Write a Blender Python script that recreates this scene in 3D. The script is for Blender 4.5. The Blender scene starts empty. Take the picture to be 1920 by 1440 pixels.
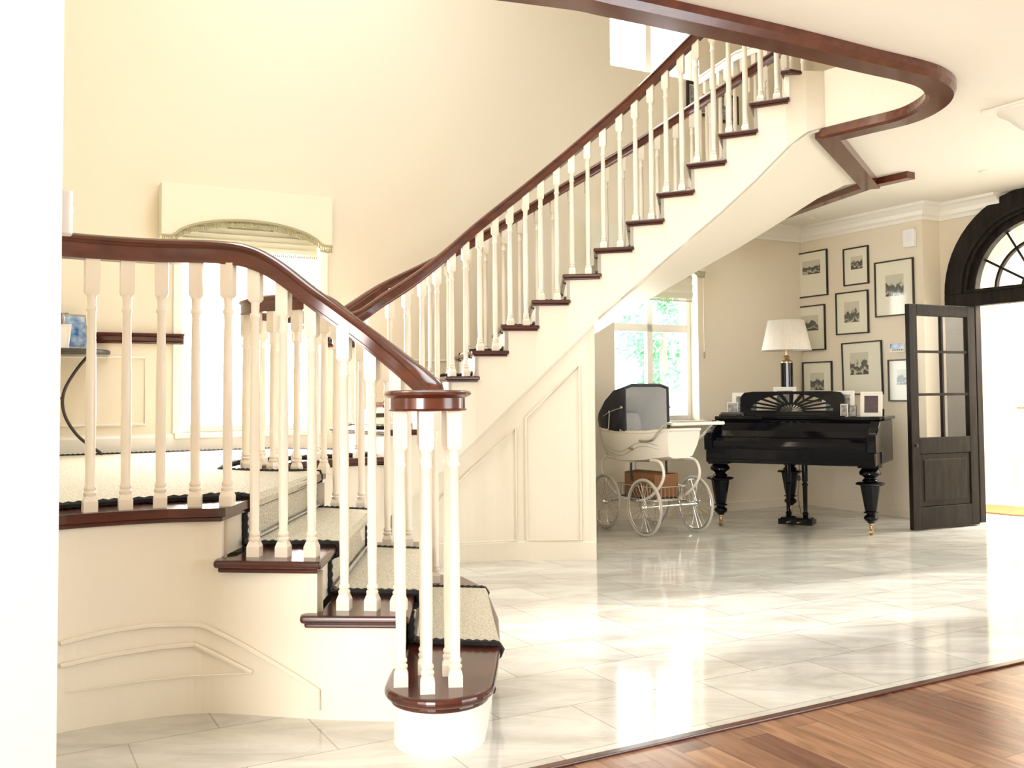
LP, EXPO = 1.0, 0.45
import bpy, bmesh, math, random
from mathutils import Vector, Matrix
random.seed(7)
C = bpy.context.scene.collection
PI = math.pi
# ---------------------------------------------------------------- camera
F = 1800.0; HX = 960.0; PITCH = math.radians(2.3); ROLL = math.radians(0.45)
HORIZON = 740.0; EYE = 1.2
PY = HORIZON - F*math.tan(PITCH)
_f = Vector((0, math.cos(PITCH), math.sin(PITCH)))
_r = Vector((1, 0, 0)); _u = Vector((0, -math.sin(PITCH), math.cos(PITCH)))
CR = _r*math.cos(ROLL) - _u*math.sin(ROLL)
CU = _u*math.cos(ROLL) + _r*math.sin(ROLL)
EYEP = Vector((0, 0, EYE))
def ray(px, py): return _f + CR*((px-HX)/F) - CU*((py-PY)/F)
def atz(px, py, z):                       # point of the place at height z seen at that pixel
    d = ray(px, py); return EYEP + d*((z-EYE)/d.z)
def atw(px, py, p0, n):                   # point on an upright wall plane
    d = ray(px, py); n = Vector((n[0], n[1], 0)); p0 = Vector((p0[0], p0[1], 0))
    return EYEP + d*((p0-Vector((0, 0, 0))).dot(n)/Vector((d.x, d.y, 0)).dot(n))
def aty(px, py, y):
    d = ray(px, py); return EYEP + d*(y/d.y)
U = Vector((0.878, 0.479, 0)); V = Vector((-0.479, 0.878, 0)); Z = Vector((0, 0, 1))
AU = math.atan2(0.479, 0.878)

cam = bpy.data.objects.new('camera', bpy.data.cameras.new('camera')); C.objects.link(cam)
cam.data.sensor_width = 36; cam.data.lens = 36*F/1920
cam.data.shift_y = -(720-PY)/1920
cam.data.clip_end = 200
M3 = Matrix((CR, CU, -_f)).transposed()
cam.matrix_world = Matrix.Translation(EYEP) @ M3.to_4x4()
bpy.context.scene.camera = cam

# ---------------------------------------------------------------- materials
def mat(name, col, rough=.5, metal=0, coat=0, spec=None, noise=None, bump=None, emit=None, wave=None, trans=0):
    m = bpy.data.materials.new(name); m.use_nodes = True
    nt = m.node_tree; b = nt.nodes['Principled BSDF']; N = nt.nodes.new; L = nt.links.new
    b.inputs['Base Color'].default_value = (*col, 1); b.inputs['Roughness'].default_value = rough
    b.inputs['Metallic'].default_value = metal; b.inputs['Coat Weight'].default_value = coat
    b.inputs['Coat Roughness'].default_value = .08
    if spec is not None: b.inputs['Specular IOR Level'].default_value = spec
    tc = N('ShaderNodeTexCoord')
    if noise:                              # (scale, second colour, stretch)
        sc, c2, st = noise
        mp = N('ShaderNodeMapping'); mp.inputs['Scale'].default_value = st; L(tc.outputs['Object'], mp.inputs[0])
        n = N('ShaderNodeTexNoise'); n.inputs['Scale'].default_value = sc; n.inputs['Detail'].default_value = 6
        L(mp.outputs[0], n.inputs['Vector'])
        r = N('ShaderNodeValToRGB'); r.color_ramp.elements[0].position = .32; r.color_ramp.elements[1].position = .68
        r.color_ramp.elements[0].color = (*col, 1); r.color_ramp.elements[1].color = (*c2, 1)
        L(n.outputs['Fac'], r.inputs[0]); L(r.outputs[0], b.inputs['Base Color'])
    if bump:                               # (scale, strength, distance)
        n2 = N('ShaderNodeTexNoise'); n2.inputs['Scale'].default_value = bump[0]; L(tc.outputs['Object'], n2.inputs['Vector'])
        bp = N('ShaderNodeBump'); bp.inputs['Strength'].default_value = bump[1]; bp.inputs['Distance'].default_value = bump[2]
        L(n2.outputs['Fac'], bp.inputs['Height']); L(bp.outputs[0], b.inputs['Normal'])
    if emit: b.inputs['Emission Color'].default_value = (*emit[0], 1); b.inputs['Emission Strength'].default_value = emit[1]
    return m
def glass_mat(name, tint=(1, 1, 1), gloss=.03):
    m = bpy.data.materials.new(name); m.use_nodes = True; nt = m.node_tree; nt.nodes.clear()
    o = nt.nodes.new('ShaderNodeOutputMaterial'); mx = nt.nodes.new('ShaderNodeMixShader')
    t = nt.nodes.new('ShaderNodeBsdfTransparent'); g = nt.nodes.new('ShaderNodeBsdfGlossy')
    t.inputs[0].default_value = (*tint, 1); g.inputs['Roughness'].default_value = .02
    lw = nt.nodes.new('ShaderNodeLayerWeight'); lw.inputs[0].default_value = .35
    mm = nt.nodes.new('ShaderNodeMath'); mm.operation = 'MULTIPLY'; mm.inputs[1].default_value = gloss*3
    nt.links.new(lw.outputs['Fresnel'], mm.inputs[0]); nt.links.new(mm.outputs[0], mx.inputs[0])
    nt.links.new(t.outputs[0], mx.inputs[1]); nt.links.new(g.outputs[0], mx.inputs[2]); nt.links.new(mx.outputs[0], o.inputs[0])
    return m
def tile_mat():
    m = mat('marble_tiles', (.7, .65, .55), .07, coat=.0); nt = m.node_tree; N = nt.nodes.new; L = nt.links.new
    b = nt.nodes['Principled BSDF']; b.inputs['Specular IOR Level'].default_value = 1.0
    tc = N('ShaderNodeTexCoord'); mp = N('ShaderNodeMapping'); mp.inputs['Rotation'].default_value = (0, 0, -AU)
    L(tc.outputs['Object'], mp.inputs[0])
    br = N('ShaderNodeTexBrick'); br.inputs['Scale'].default_value = 1; br.inputs['Brick Width'].default_value = .62
    br.inputs['Row Height'].default_value = .42; br.inputs['Mortar Size'].default_value = .003; br.offset = .5
    br.inputs['Color1'].default_value = (.60, .60, .585, 1); br.inputs['Color2'].default_value = (.71, .71, .69, 1)
    br.inputs['Mortar'].default_value = (.42, .41, .38, 1)
    L(mp.outputs[0], br.inputs['Vector'])
    mp2 = N('ShaderNodeMapping'); mp2.inputs['Scale'].default_value = (1.0, 3.2, 1); mp2.inputs['Rotation'].default_value = (0, 0, -AU)
    L(tc.outputs['Object'], mp2.inputs[0])
    n = N('ShaderNodeTexNoise'); n.inputs['Scale'].default_value = 1.5; n.inputs['Detail'].default_value = 9; n.inputs['Roughness'].default_value = .68
    n.inputs['Distortion'].default_value = .9
    L(mp2.outputs[0], n.inputs['Vector'])
    r = N('ShaderNodeValToRGB'); e = r.color_ramp.elements; e[0].position = .34; e[0].color = (.60, .57, .51, 1); e[1].position = .62; e[1].color = (1, .99, .96, 1)
    L(n.outputs['Fac'], r.inputs[0])
    mx = N('ShaderNodeMixRGB'); mx.blend_type = 'MULTIPLY'; mx.inputs[0].default_value = .75
    L(br.outputs['Color'], mx.inputs[1]); L(r.outputs[0], mx.inputs[2]); L(mx.outputs[0], b.inputs['Base Color'])
    n3 = N('ShaderNodeTexNoise'); n3.inputs['Scale'].default_value = 2.2; L(tc.outputs['Object'], n3.inputs['Vector'])
    mr = N('ShaderNodeMapRange'); mr.inputs[3].default_value = .04; mr.inputs[4].default_value = .13
    L(n3.outputs['Fac'], mr.inputs[0]); L(mr.outputs[0], b.inputs['Roughness'])
    return m
def plank_mat():
    m = mat('walnut_planks', (.3, .1, .04), .22); nt = m.node_tree; N = nt.nodes.new; L = nt.links.new
    b = nt.nodes['Principled BSDF']
    tc = N('ShaderNodeTexCoord'); mp = N('ShaderNodeMapping'); mp.inputs['Rotation'].default_value = (0, 0, -AU-PI/2)
    L(tc.outputs['Object'], mp.inputs[0])
    br = N('ShaderNodeTexBrick'); br.inputs['Scale'].default_value = 1; br.inputs['Brick Width'].default_value = 1.5
    br.inputs['Row Height'].default_value = .125; br.inputs['Mortar Size'].default_value = .0012; br.offset = .37; br.inputs['Bias'].default_value = -.1
    br.inputs['Color1'].default_value = (.19, .085, .05, 1); br.inputs['Color2'].default_value = (.42, .23, .135, 1)
    br.inputs['Mortar'].default_value = (.07, .02, .01, 1); L(mp.outputs[0], br.inputs['Vector'])
    mp2 = N('ShaderNodeMapping'); mp2.inputs['Scale'].default_value = (1.2, 9, 1); L(mp.outputs[0], mp2.inputs[0])
    n = N('ShaderNodeTexNoise'); n.inputs['Scale'].default_value = 2.2; n.inputs['Detail'].default_value = 8; n.inputs['Distortion'].default_value = 1.2
    L(mp2.outputs[0], n.inputs['Vector'])
    r = N('ShaderNodeValToRGB'); e = r.color_ramp.elements; e[0].position = .3; e[0].color = (.45, .4, .36, 1); e[1].position = .6; e[1].color = (1, 1, 1, 1)
    L(n.outputs['Fac'], r.inputs[0])
    mx = N('ShaderNodeMixRGB'); mx.blend_type = 'MULTIPLY'; mx.inputs[0].default_value = .8
    L(br.outputs['Color'], mx.inputs[1]); L(r.outputs[0], mx.inputs[2]); L(mx.outputs[0], b.inputs['Base Color'])
    return m
def sisal_mat():
    m = mat('sisal_weave', (.5, .42, .3), .9); nt = m.node_tree; N = nt.nodes.new; L = nt.links.new
    b = nt.nodes['Principled BSDF']; tc = N('ShaderNodeTexCoord')
    mp = N('ShaderNodeMapping'); mp.inputs['Scale'].default_value = (85, 85, 85); mp.inputs['Rotation'].default_value = (.5, .6, .78); L(tc.outputs['Object'], mp.inputs[0])
    v = N('ShaderNodeTexVoronoi'); v.inputs['Scale'].default_value = 1.4; L(mp.outputs[0], v.inputs['Vector'])
    r = N('ShaderNodeValToRGB'); e = r.color_ramp.elements; e[0].color = (.72, .69, .58, 1); e[1].position = .95; e[1].color = (.38, .32, .22, 1)
    L(v.outputs['Distance'], r.inputs[0]); L(r.outputs[0], b.inputs['Base Color'])
    bp = N('ShaderNodeBump'); bp.inputs['Strength'].default_value = .7; bp.inputs['Distance'].default_value = .006; bp.invert = True
    L(v.outputs['Distance'], bp.inputs['Height']); L(bp.outputs[0], b.inputs['Normal'])
    return m
def print_mat(name, seed, hill=.45, dark=(.05, .05, .04), light=(.55, .52, .42)):
    # a small landscape sketch: pale sky over dark hills, with a pale lake
    m = mat(name, light, .6); nt = m.node_tree; N = nt.nodes.new; L = nt.links.new
    b = nt.nodes['Principled BSDF']; tc = N('ShaderNodeTexCoord'); sp = N('ShaderNodeSeparateXYZ'); L(tc.outputs['Generated'], sp.inputs[0])
    mp = N('ShaderNodeMapping'); mp.inputs['Location'].default_value = (seed*3.1, seed*1.7, seed); mp.inputs['Scale'].default_value = (2.2, 2.2, 2.2); L(tc.outputs['Generated'], mp.inputs[0])
    n = N('ShaderNodeTexNoise'); n.inputs['Scale'].default_value = 1.3; n.inputs['Detail'].default_value = 5; L(mp.outputs[0], n.inputs['Vector'])
    a = N('ShaderNodeMath'); a.operation = 'MULTIPLY_ADD'; a.inputs[1].default_value = 1.1; L(n.outputs['Fac'], a.inputs[0])
    s = N('ShaderNodeMath'); s.operation = 'SUBTRACT'; s.inputs[0].default_value = hill-.05; L(sp.outputs['Z'], s.inputs[1]); L(s.outputs[0], a.inputs[2])
    r = N('ShaderNodeValToRGB'); e = r.color_ramp.elements; e[0].position = .42; e[0].color = (*light, 1); e[1].position = .52; e[1].color = (*dark, 1)
    x = r.color_ramp.elements.new(.78); x.color = tuple(c*2.2 for c in dark)+(1,); x = r.color_ramp.elements.new(.86); x.color = (*light, 1); x = r.color_ramp.elements.new(.95); x.color = (*dark, 1)
    L(a.outputs[0], r.inputs[0]); L(r.outputs[0], b.inputs['Base Color'])
    b.inputs['Coat Weight'].default_value = 1; b.inputs['Coat Roughness'].default_value = .02
    return m
M = {
 'wall': mat('warm_cream_wall_paint', (.75, .67, .54), .7, bump=(60, .05, .002)),
 'ceil': mat('cream_ceiling_paint', (.82, .77, .68), .75),
 'white': mat('white_satin_paint', (.84, .81, .74), .35),
 'string': mat('ivory_stringer_paint', (.80, .74, .63), .4),
 'bal': mat('ivory_baluster_paint', (.82, .75, .64), .32),
 'wood': mat('mahogany', (.085, .018, .010), .2, coat=.15, noise=(5, (.035, .010, .007), (1, 1, 6))),
 'rail': mat('polished_mahogany', (.115, .028, .012), .2, coat=.2, noise=(3, (.07, .017, .009), (1.5, 6, 6))),
 'tile': tile_mat(), 'plank': plank_mat(), 'sisal': sisal_mat(),
 'bind': mat('black_carpet_binding', (.012, .01, .01), .85, bump=(180, .6, .004)),
 'black': mat('black_piano_lacquer', (.002, .0025, .005), .08, spec=.22),
 'dark': mat('weathered_dark_timber', (.009, .0065, .0055), .5, spec=.15, noise=(3.5, (.022, .017, .014), (6, 6, .8)), bump=(30, .3, .004)),
 'frame': mat('black_picture_frame', (.012, .009, .006), .3),
 'mount': mat('cream_picture_mount', (.74, .71, .58), .5, coat=1),
 'paper': mat('white_photo_mount', (.85, .83, .78), .5),
 'chrome': mat('chrome', (.75, .74, .70), .12, metal=1),
 'brass': mat('aged_brass', (.45, .33, .18), .3, metal=1),
 'pramwhite': mat('white_pram_enamel', (.82, .78, .70), .2, coat=.7),
 'hood': mat('navy_black_hood_cloth', (.008, .010, .02), .55, bump=(12, .3, .01)),
 'lining': mat('pale_grey_hood_lining', (.62, .63, .64), .75, bump=(9, .5, .02)),
 'tyre': mat('grey_white_tyre', (.48, .46, .42), .6),
 'card': mat('brown_cardboard', (.26, .115, .045), .8, noise=(4, (.20, .09, .035), (1, 1, 1))),
 'iron': mat('dark_wrought_iron', (.03, .02, .015), .45),
 'shade': mat('white_pleated_shade', (.74, .69, .62), .85, noise=(60, (.68, .63, .56), (1, 1, .02))),
 'fabric': mat('cream_pelmet_fabric', (.74, .72, .58), .85, bump=(120, .15, .002)),
 'fringe': mat('olive_fringe', (.40, .36, .22), .9, bump=(160, .8, .004)),
 'plastic': mat('white_plastic', (.80, .80, .82), .4),
 'glass': glass_mat('clear_glass'),
 'leaf': mat('leaf_green', (.16, .42, .20), .6, noise=(2, (.34, .62, .42), (1, 1, 1))),
 'bark': mat('tree_bark', (.30, .27, .22), .9),
 'grass': mat('lawn_grass', (.25, .40, .14), .9, noise=(3, (.35, .45, .2), (1, 1, 1))),
 'steel': mat('steel_stair_rod', (.55, .57, .62), .25, metal=1),
 'mat': mat('tan_coir_mat', (.30, .17, .07), .9, bump=(90, .5, .004)),
 'lampglow': mat('lit_opal_glass', (.9, .85, .75), .4, emit=((1, .86, .62), 14)),
 'rug': mat('pale_paint', (.7, .65, .55), .8),
 'blue': mat('blue_photo', (.02, .10, .30), .2, coat=.6, noise=(14, (.45, .55, .65), (1, 1, 1))),
 'redblue': mat('dark_portrait_photo', (.02, .03, .05), .2, coat=.6, noise=(28, (.10, .03, .05), (1, 1, 1))),
 'greyphoto': mat('grey_photo', (.10, .10, .11), .2, coat=.6, noise=(30, (.45, .44, .42), (1, 1, 1))),
}
# ---------------------------------------------------------------- mesh builder
class MB:
    def __init__(s): s.v = []; s.f = []; s.sm = []
    def add(s, vs, fs, smooth=False):
        k = len(s.v); s.v += [Vector(v) for v in vs]; s.f += [tuple(i+k for i in f) for f in fs]; s.sm += [smooth]*len(fs); return s
    def frame(s, o, ax, ay, az):          # parallelepiped: corner o and three edge vectors
        o = Vector(o); ax, ay, az = Vector(ax), Vector(ay), Vector(az)
        vs = [o, o+ax, o+ax+ay, o+ay, o+az, o+ax+az, o+ax+ay+az, o+ay+az]
        return s.add(vs, [(0, 3, 2, 1), (4, 5, 6, 7), (0, 1, 5, 4), (1, 2, 6, 5), (2, 3, 7, 6), (3, 0, 4, 7)])
    def box(s, c, d, rz=0):
        c = Vector(c); x = Vector((math.cos(rz), math.sin(rz), 0)); y = Vector((-math.sin(rz), math.cos(rz), 0))
        return s.frame(c-x*d[0]/2-y*d[1]/2-Z*d[2]/2, x*d[0], y*d[1], Z*d[2])
    def prism(s, poly, z0, z1):
        a = sum(poly[i][0]*poly[(i+1) % len(poly)][1]-poly[(i+1) % len(poly)][0]*poly[i][1] for i in range(len(poly)))
        if a < 0: poly = poly[::-1]
        n = len(poly); vs = [(p[0], p[1], z0) for p in poly]+[(p[0], p[1], z1) for p in poly]
        fs = [tuple(range(n))[::-1], tuple(range(n, 2*n))]+[(i, (i+1) % n, n+(i+1) % n, n+i) for i in range(n)]
        return s.add(vs, fs)
    def loft(s, rings, cap=True, closed=True, smooth=True):
        n = len(rings[0]); k = len(s.v); vs = [Vector(p) for r in rings for p in r]; fs = []
        for a in range(len(rings)-1):
            for i in range(n if closed else n-1):
                j = (i+1) % n; fs.append((a*n+i, a*n+j, (a+1)*n+j, (a+1)*n+i))
        s.add(vs, fs, smooth)
        if cap and closed:
            s.f += [tuple(range(k, k+n))[::-1], tuple(range(k+(len(rings)-1)*n, k+len(rings)*n))]; s.sm += [False, False]
        return s
    def tube(s, pts, r, seg=8, cap=True, closed=False):
        pts = [Vector(p) for p in pts]; n = len(pts); rs = r if isinstance(r, (list, tuple)) else [r]*n; rings = []; prev = None
        for i, p in enumerate(pts):
            t = (pts[(i+1) % n]-pts[i-1]) if closed else (pts[min(i+1, n-1)]-pts[max(i-1, 0)])
            t.normalize()
            if prev is None: a = t.orthogonal().normalized()
            else: a = (prev-t*prev.dot(t)).normalized()
            prev = a; b = t.cross(a)
            rings.append([p+(a*math.cos(2*PI*j/seg)+b*math.sin(2*PI*j/seg))*rs[i] for j in range(seg)])
        if closed: rings.append(rings[0]); cap = False
        return s.loft(rings, cap)
    def lathe(s, prof, c=(0, 0, 0), seg=16, smooth=True, rot=0):
        c = Vector(c)
        return s.loft([[c+Vector((r*math.cos(2*PI*j/seg+rot), r*math.sin(2*PI*j/seg+rot), z)) for j in range(seg)] for r, z in prof], True, True, smooth)
    def sweep(s, prof, path, smooth=False, closed=False, cap=True, ends=()):    # prof = (side, up) counter-clockwise
        path = [Vector(p) for p in path]; n = len(path); rings = []
        for i, p in enumerate(path):
            t = (path[(i+1) % n]-path[i-1]) if closed else (path[min(i+1, n-1)]-path[max(i-1, 0)])
            t.z = 0; t.normalize(); sd = Vector((-t.y, t.x, 0))
            k = ends[i-n+len(ends)] if i >= n-len(ends) else 1
            rings.append([p+sd*a*k+Z*b*k for a, b in prof])
        if closed: rings.append(rings[0]); cap = False
        return s.loft(rings, cap, True, smooth)
    def build(s, name, m, parent=None, bevel=0, world=True, seg=2, wn=False):
        me = bpy.data.meshes.new(name); o = bpy.data.objects.new(name, me); C.objects.link(o)
        vs = s.v
        if parent is not None:
            o.parent = parent
            if world:
                q = wm(parent).inverted(); vs = [q @ v for v in vs]
        elif world:
            xs = [v.x for v in vs]; ys = [v.y for v in vs]; zs = [v.z for v in vs]
            c = Vector(((min(xs)+max(xs))/2, (min(ys)+max(ys))/2, min(zs))); o.location = c; vs = [v-c for v in vs]
        me.from_pydata([tuple(v) for v in vs], [], s.f)
        for p, q in zip(me.polygons, s.sm): p.use_smooth = q
        bm = bmesh.new(); bm.from_mesh(me); bmesh.ops.recalc_face_normals(bm, faces=bm.faces); bm.to_mesh(me); bm.free()
        if any(s.sm): me.set_sharp_from_angle(angle=math.radians(38))
        me.materials.append(m if not isinstance(m, str) else M[m])
        if bevel:
            b = o.modifiers.new('bevel', 'BEVEL'); b.width = bevel; b.segments = seg; b.limit_method = 'ANGLE'; b.angle_limit = math.radians(40)
        return o
def wm(o):
    m = Matrix.LocRotScale(o.location, o.rotation_euler, o.scale)
    return wm(o.parent) @ m if o.parent else m
def tag(o, label=None, cat=None, group=None, kind=None):
    if label: o['label'] = label
    if cat: o['category'] = cat
    if group: o['group'] = group
    if kind: o['kind'] = kind
    return o
def thing(name, label, cat, loc=(0, 0, 0), rz=0, group=None):
    o = bpy.data.objects.new(name, None); C.objects.link(o); o.location = loc; o.rotation_euler = (0, 0, rz); o.empty_display_size = .1
    return tag(o, label, cat, group)
def struct(o, label=None): o['kind'] = 'structure'; o['label'] = label or o.name; return o
def copy_part(o, parent, name=None):
    c = o.copy(); C.objects.link(c); c.parent = parent; return c
def crom(pts, n=6):                        # Catmull-Rom through the points
    P = [Vector(p) for p in pts]; out = []
    for i in range(len(P)-1):
        a, b, c, d = P[max(i-1, 0)], P[i], P[i+1], P[min(i+2, len(P)-1)]
        for k in range(n):
            t = k/n; out.append(.5*((2*b)+(c-a)*t+(2*a-5*b+4*c-d)*t*t+(3*b-a-3*c+d)*t**3))
    return out+[P[-1]]
def lerp(a, b, t): return a+(b-a)*t
def V3(p, z): return Vector((p[0], p[1], z))
# ---------------------------------------------------------------- the setting
W1P = Vector((-2.49, 7.293, 0))            # a point on the window wall, which runs along U
def w1(s): return W1P + U*s               # s metres to the right of that point
def w1s(px, py, off=0):                    # (s, z) on the window wall of a pixel; off = metres in front of it
    p = atw(px, py, W1P - V*off, V); return (p-W1P).dot(U), p.z
def wall_with_holes(mb, p0, along, normal_out, s0, s1, z0, z1, th, holes):
    xs = sorted({s0, s1, *[h[0] for h in holes], *[h[1] for h in holes]}); zs = sorted({z0, z1, *[h[2] for h in holes], *[h[3] for h in holes]})
    for a, b in zip(xs, xs[1:]):
        for c, d in zip(zs, zs[1:]):
            mx, mz = (a+b)/2, (c+d)/2
            if any(h[0] < mx < h[1] and h[2] < mz < h[3] for h in holes): continue
            mb.frame(Vector(p0)+along*a+Z*c, along*(b-a), normal_out*th, Z*(d-c))
    return mb
ZC, ZU, ZT = 2.97, 3.37, 6.0
CORN = (3.137, 10.36)
# marble hall floor and wooden front-room floor meet on the threshold line
TH0 = Vector((0, 3.09, 0))
def th(s): return TH0+U*s
hall = [(-3.9, -.2+1.15), (-4.4, 6.2), (-4.3, 6.35), (3.3, 10.6), (8.2, 13.2), (8.2, 7.5)]
o = MB().prism([tuple(th(-4.4)[:2]), tuple((th(-4.4)+V*4.6)[:2]), tuple((w1(-2.1)+V*.05)[:2]), tuple((w1(7.0)+V*.05)[:2]), (7.9, 12.3), (8.3, 7.9), tuple(th(6.7)[:2])], -.06, 0).build('floor', 'tile'); struct(o, 'floor of polished cream marble tiles')
o = MB().prism([tuple(th(-4.4)[:2]), tuple(th(6.7)[:2]), (5.6, -2.9), (-4.2, -2.9)], -.06, 0).build('floor_front_room', 'plank'); struct(o, 'floor of brown walnut planks')
mb = MB(); mb.frame(th(-1.3)-V*.03, U*5.0, V*.035, Z*.009); o = mb.build('trim_1', 'wood', bevel=.003); struct(o, 'dark wooden threshold strip')

# window wall with its windows
LW = (w1s(347, 640)[0]-.02, w1s(598, 640)[0]); LWZ = (.93, 2.42)
RW = (w1s(1152, 640)[0], w1s(1309, 640)[0]); RWZ = (.93, 2.42)
UWa, UWb = w1s(1143, 24), w1s(1311, 155)
UW = (UWa[0], UWb[0]); UWZ = (w1s(1145, 122)[1], UWa[1]+.35)
holes = [(*LW, *LWZ), (*RW, *RWZ), (*UW, *UWZ)]
o = wall_with_holes(MB(), W1P, U, V, -2.4, 9.4, -.06, ZT, .3, holes).build('wall_back', 'wall'); struct(o, 'cream wall with windows behind the staircase')
def window(n, a, b, z0, z1, label, mull=1, trans=True, sill=True):
    mb = MB(); d = .05; p = w1(a)+V*.12
    def bar(s0, s1, c0, c1, th=.05): mb.frame(w1(s0)+V*.12+Z*c0, U*(s1-s0), V*th, Z*(c1-c0))
    bar(a, a+d, z0, z1); bar(b-d, b, z0, z1); bar(a+d, b-d, z0, z0+d); bar(a+d, b-d, z1-d, z1)
    if trans: zt = z0+(z1-z0)*.62; bar(a+d, b-d, zt-.04, zt+.04, .055)
    for k in range(mull):
        s = a+(b-a)*(k+1)/(mull+1); bar(s-.035, s+.035, z0+d, z1-d, .056)
    f = mb.build('window_%d' % n, 'white', bevel=.004); struct(f, label)
    g = MB().frame(w1(a+d)+V*.145+Z*(z0+d), U*(b-a-2*d), V*.004, Z*(z1-z0-2*d)).build('pane', 'glass', f)
    mb = MB()
    if sill: mb.frame(w1(a-.06)-V*.05+Z*(z0-.045), U*(b-a+.12), V*.17, Z*.045)
    else: mb.frame(w1(a)+V*.0+Z*(z0-.01), U*(b-a), V*.12, Z*.012)
    mb.build('sill', 'white', f, bevel=.008)
    if sill and n == 1:
        mb = MB()
        for s in (a-.07, b): mb.frame(w1(s)-V*.018+Z*z0, U*.07, V*.02, Z*(z1-z0))
        mb.build('architrave', 'white', f, bevel=.005)
    return f
window(1, *LW, *LWZ, 'bright window on the stair landing', 1)
window(2, *RW, *RWZ, 'bright window behind the pram', 1)
window(3, *UW, *UWZ, 'upstairs window at the head of the stairwell', 1, False, False)
# pelmets with their blinds
def pelmet(s0, s1, label, blind_z):
    zt, zb = 2.80, 2.40; d = .16; t = thing('pelmet', label, 'pelmet', w1((s0+s1)/2)+Z*zb, AU, 'fringed pelmets over the windows')
    n = 28; w = s1-s0
    def low(x):                            # arched lower edge
        x = abs(x*2-1); return zb if x > .86 else zb+.155*math.sqrt(max(0, 1-(x/.86)**2))**1.2
    mb = MB(); fr = []; bk = []
    for i in range(n+1):
        x = i/n; q = w1(s0+w*x)
        fr.append([q-V*d+Z*low(x), q-V*d+Z*zt, q-V*(d-.02)+Z*zt, q-V*(d-.02)+Z*low(x)])
    mb.loft(fr, True, True, False)
    mb.frame(w1(s0)-V*(d-.02)+Z*zb, U*.02, V*(d-.022), Z*(zt-zb)); mb.frame(w1(s1-.02)-V*(d-.02)+Z*zb, U*.02, V*(d-.022), Z*(zt-zb))
    mb.frame(w1(s0+.02)-V*(d-.02)+Z*(zt-.02), U*(w-.04), V*(d-.022), Z*.02)
    mb.build('pelmet_board', 'fabric', t)
    mb = MB(); m = 90
    mb.tube([w1(s0+w*i/40)-V*(d+.006)+Z*low(i/40) for i in range(41)], .011, 6)
    for i in range(m):
        x = (i+.5)/m; q = w1(s0+w*x)-V*(d+.002)+Z*(low(x)-.004); L_ = .045+.012*random.random()
        mb.tube([q, q-Z*L_*.4, q-Z*L_], [.004, .0045, .009], 5)
    mb.build('tassel_fringe', 'fringe', t)
    b0, b1 = s0+.1, s1-.1
    bt = thing('roman_blind', label.replace('pelmet', 'roman blind').replace('over', 'drawn up in'), 'blind', w1((b0+b1)/2)-V*.06+Z*blind_z, AU, 'pleated blinds under the pelmets')
    prof = []; k = 6; zz = 2.60
    for i in range(k): prof += [(.065+.012*i*.3, zz), (.085+.01*i*.3, zz-(2.6-blind_z)*.05)]; zz -= (2.6-blind_z)/k
    prof.append((.085, blind_z))
    mb = MB(); mb.loft([[w1(s)-V*a+Z*z for a, z in prof] for s in (b0, b1)], False, False, False)
    mb.build('pleated_cloth', 'fabric', bt).modifiers.new('s', 'SOLIDIFY').thickness = .006
    mb = MB()
    for i in range(70):
        q = w1(b0+(b1-b0)*(i+.5)/70)-V*.088+Z*blind_z; mb.tube([q, q-Z*.012, q-Z*.03], [.003, .004, .008], 5)
    mb.build('bobble_fringe', 'fringe', bt)
s0 = w1s(303, 400, .15)[0]; s1 = w1s(622, 400, .15)[0]
pelmet(s0, s1, 'cream fabric pelmet with arched fringe over the landing window', 2.33)
s1 = w1s(1320, 520, .15)[0]
pelmet(s1-1.3, s1, 'cream fabric pelmet with arched fringe over the window behind the pram', w1s(1250, 562, .09)[1]+.02)
q = w1(w1s(1317, 640, .02)[0]+.02)-V*.02
cd = thing('blind_cord', 'thin blind cord with tassel hanging beside the window behind the pram', 'cord', q+Z*1.55)
MB().tube([q+Z*2.38, q+Z*1.62], .004, 6).build('cord', 'paper', cd); MB().lathe([(.004, 1.62), (.012, 1.60), (.009, 1.56), (.001, 1.55)], q, 8).build('tassel', 'fringe', cd)
q = w1(LW[1]+.05)-V*.022
cd = thing('blind_cord', 'thin blind cord hanging at the right edge of the landing window', 'cord', q+Z*1.35)
MB().tube([q+Z*2.38, q+Z*1.42], .004, 6).build('cord', 'paper', cd); MB().lathe([(.004, 1.42), (.012, 1.40), (.009, 1.36), (.001, 1.35)], q, 8).build('tassel', 'fringe', cd)

# dado rail and panels of the landing wall
def dado(n, a, b, label):
    prof = [(-.001, 0), (-.02, 0), (-.028, .012), (-.02, .022), (-.03, .05), (-.05, .062), (-.05, .078), (-.001, .08)]
    mb = MB(); mb.loft([[w1(s)+V*x+Z*(z+1.60) for x, z in prof] for s in (a, b)], True, True, False)
    struct(mb.build('trim_%d' % n, 'wood'), label)
sd = w1s(345, 625, .03)[0]
dado(2, -2.35, sd, 'dark wooden dado rail left of the landing window')
dado(3, w1s(610, 625, .03)[0]+.03, w1s(700, 625, .03)[0], 'dark wooden dado rail right of the landing window')
def moulding_loop(mb, pts, r=.011):
    mb.tube(pts+[pts[0]], r, 6)
mb = MB()
for a, b in ((-2.0, -1.2), (-1.0, -.28), (1.35, 2.2), (2.4, 3.0)):
    moulding_loop(mb, [w1(s)-V*.004+Z*z for s, z in ((a, 1.0), (b, 1.0), (b, 1.5), (a, 1.5))])
struct(mb.build('trim_4', 'white'), 'cream panel mouldings below the dado rail')
def skirting(n, path, h, label, side=1, z=0, m='white'):
    mb = MB(); prof = [(0, 0), (.02*side, 0), (.02*side, h-.03), (.012*side, h-.012), (.012*side, h), (0, h)]
    mb.sweep(prof, [V3(p, z) for p in path]); struct(mb.build(n, m), label)
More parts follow.
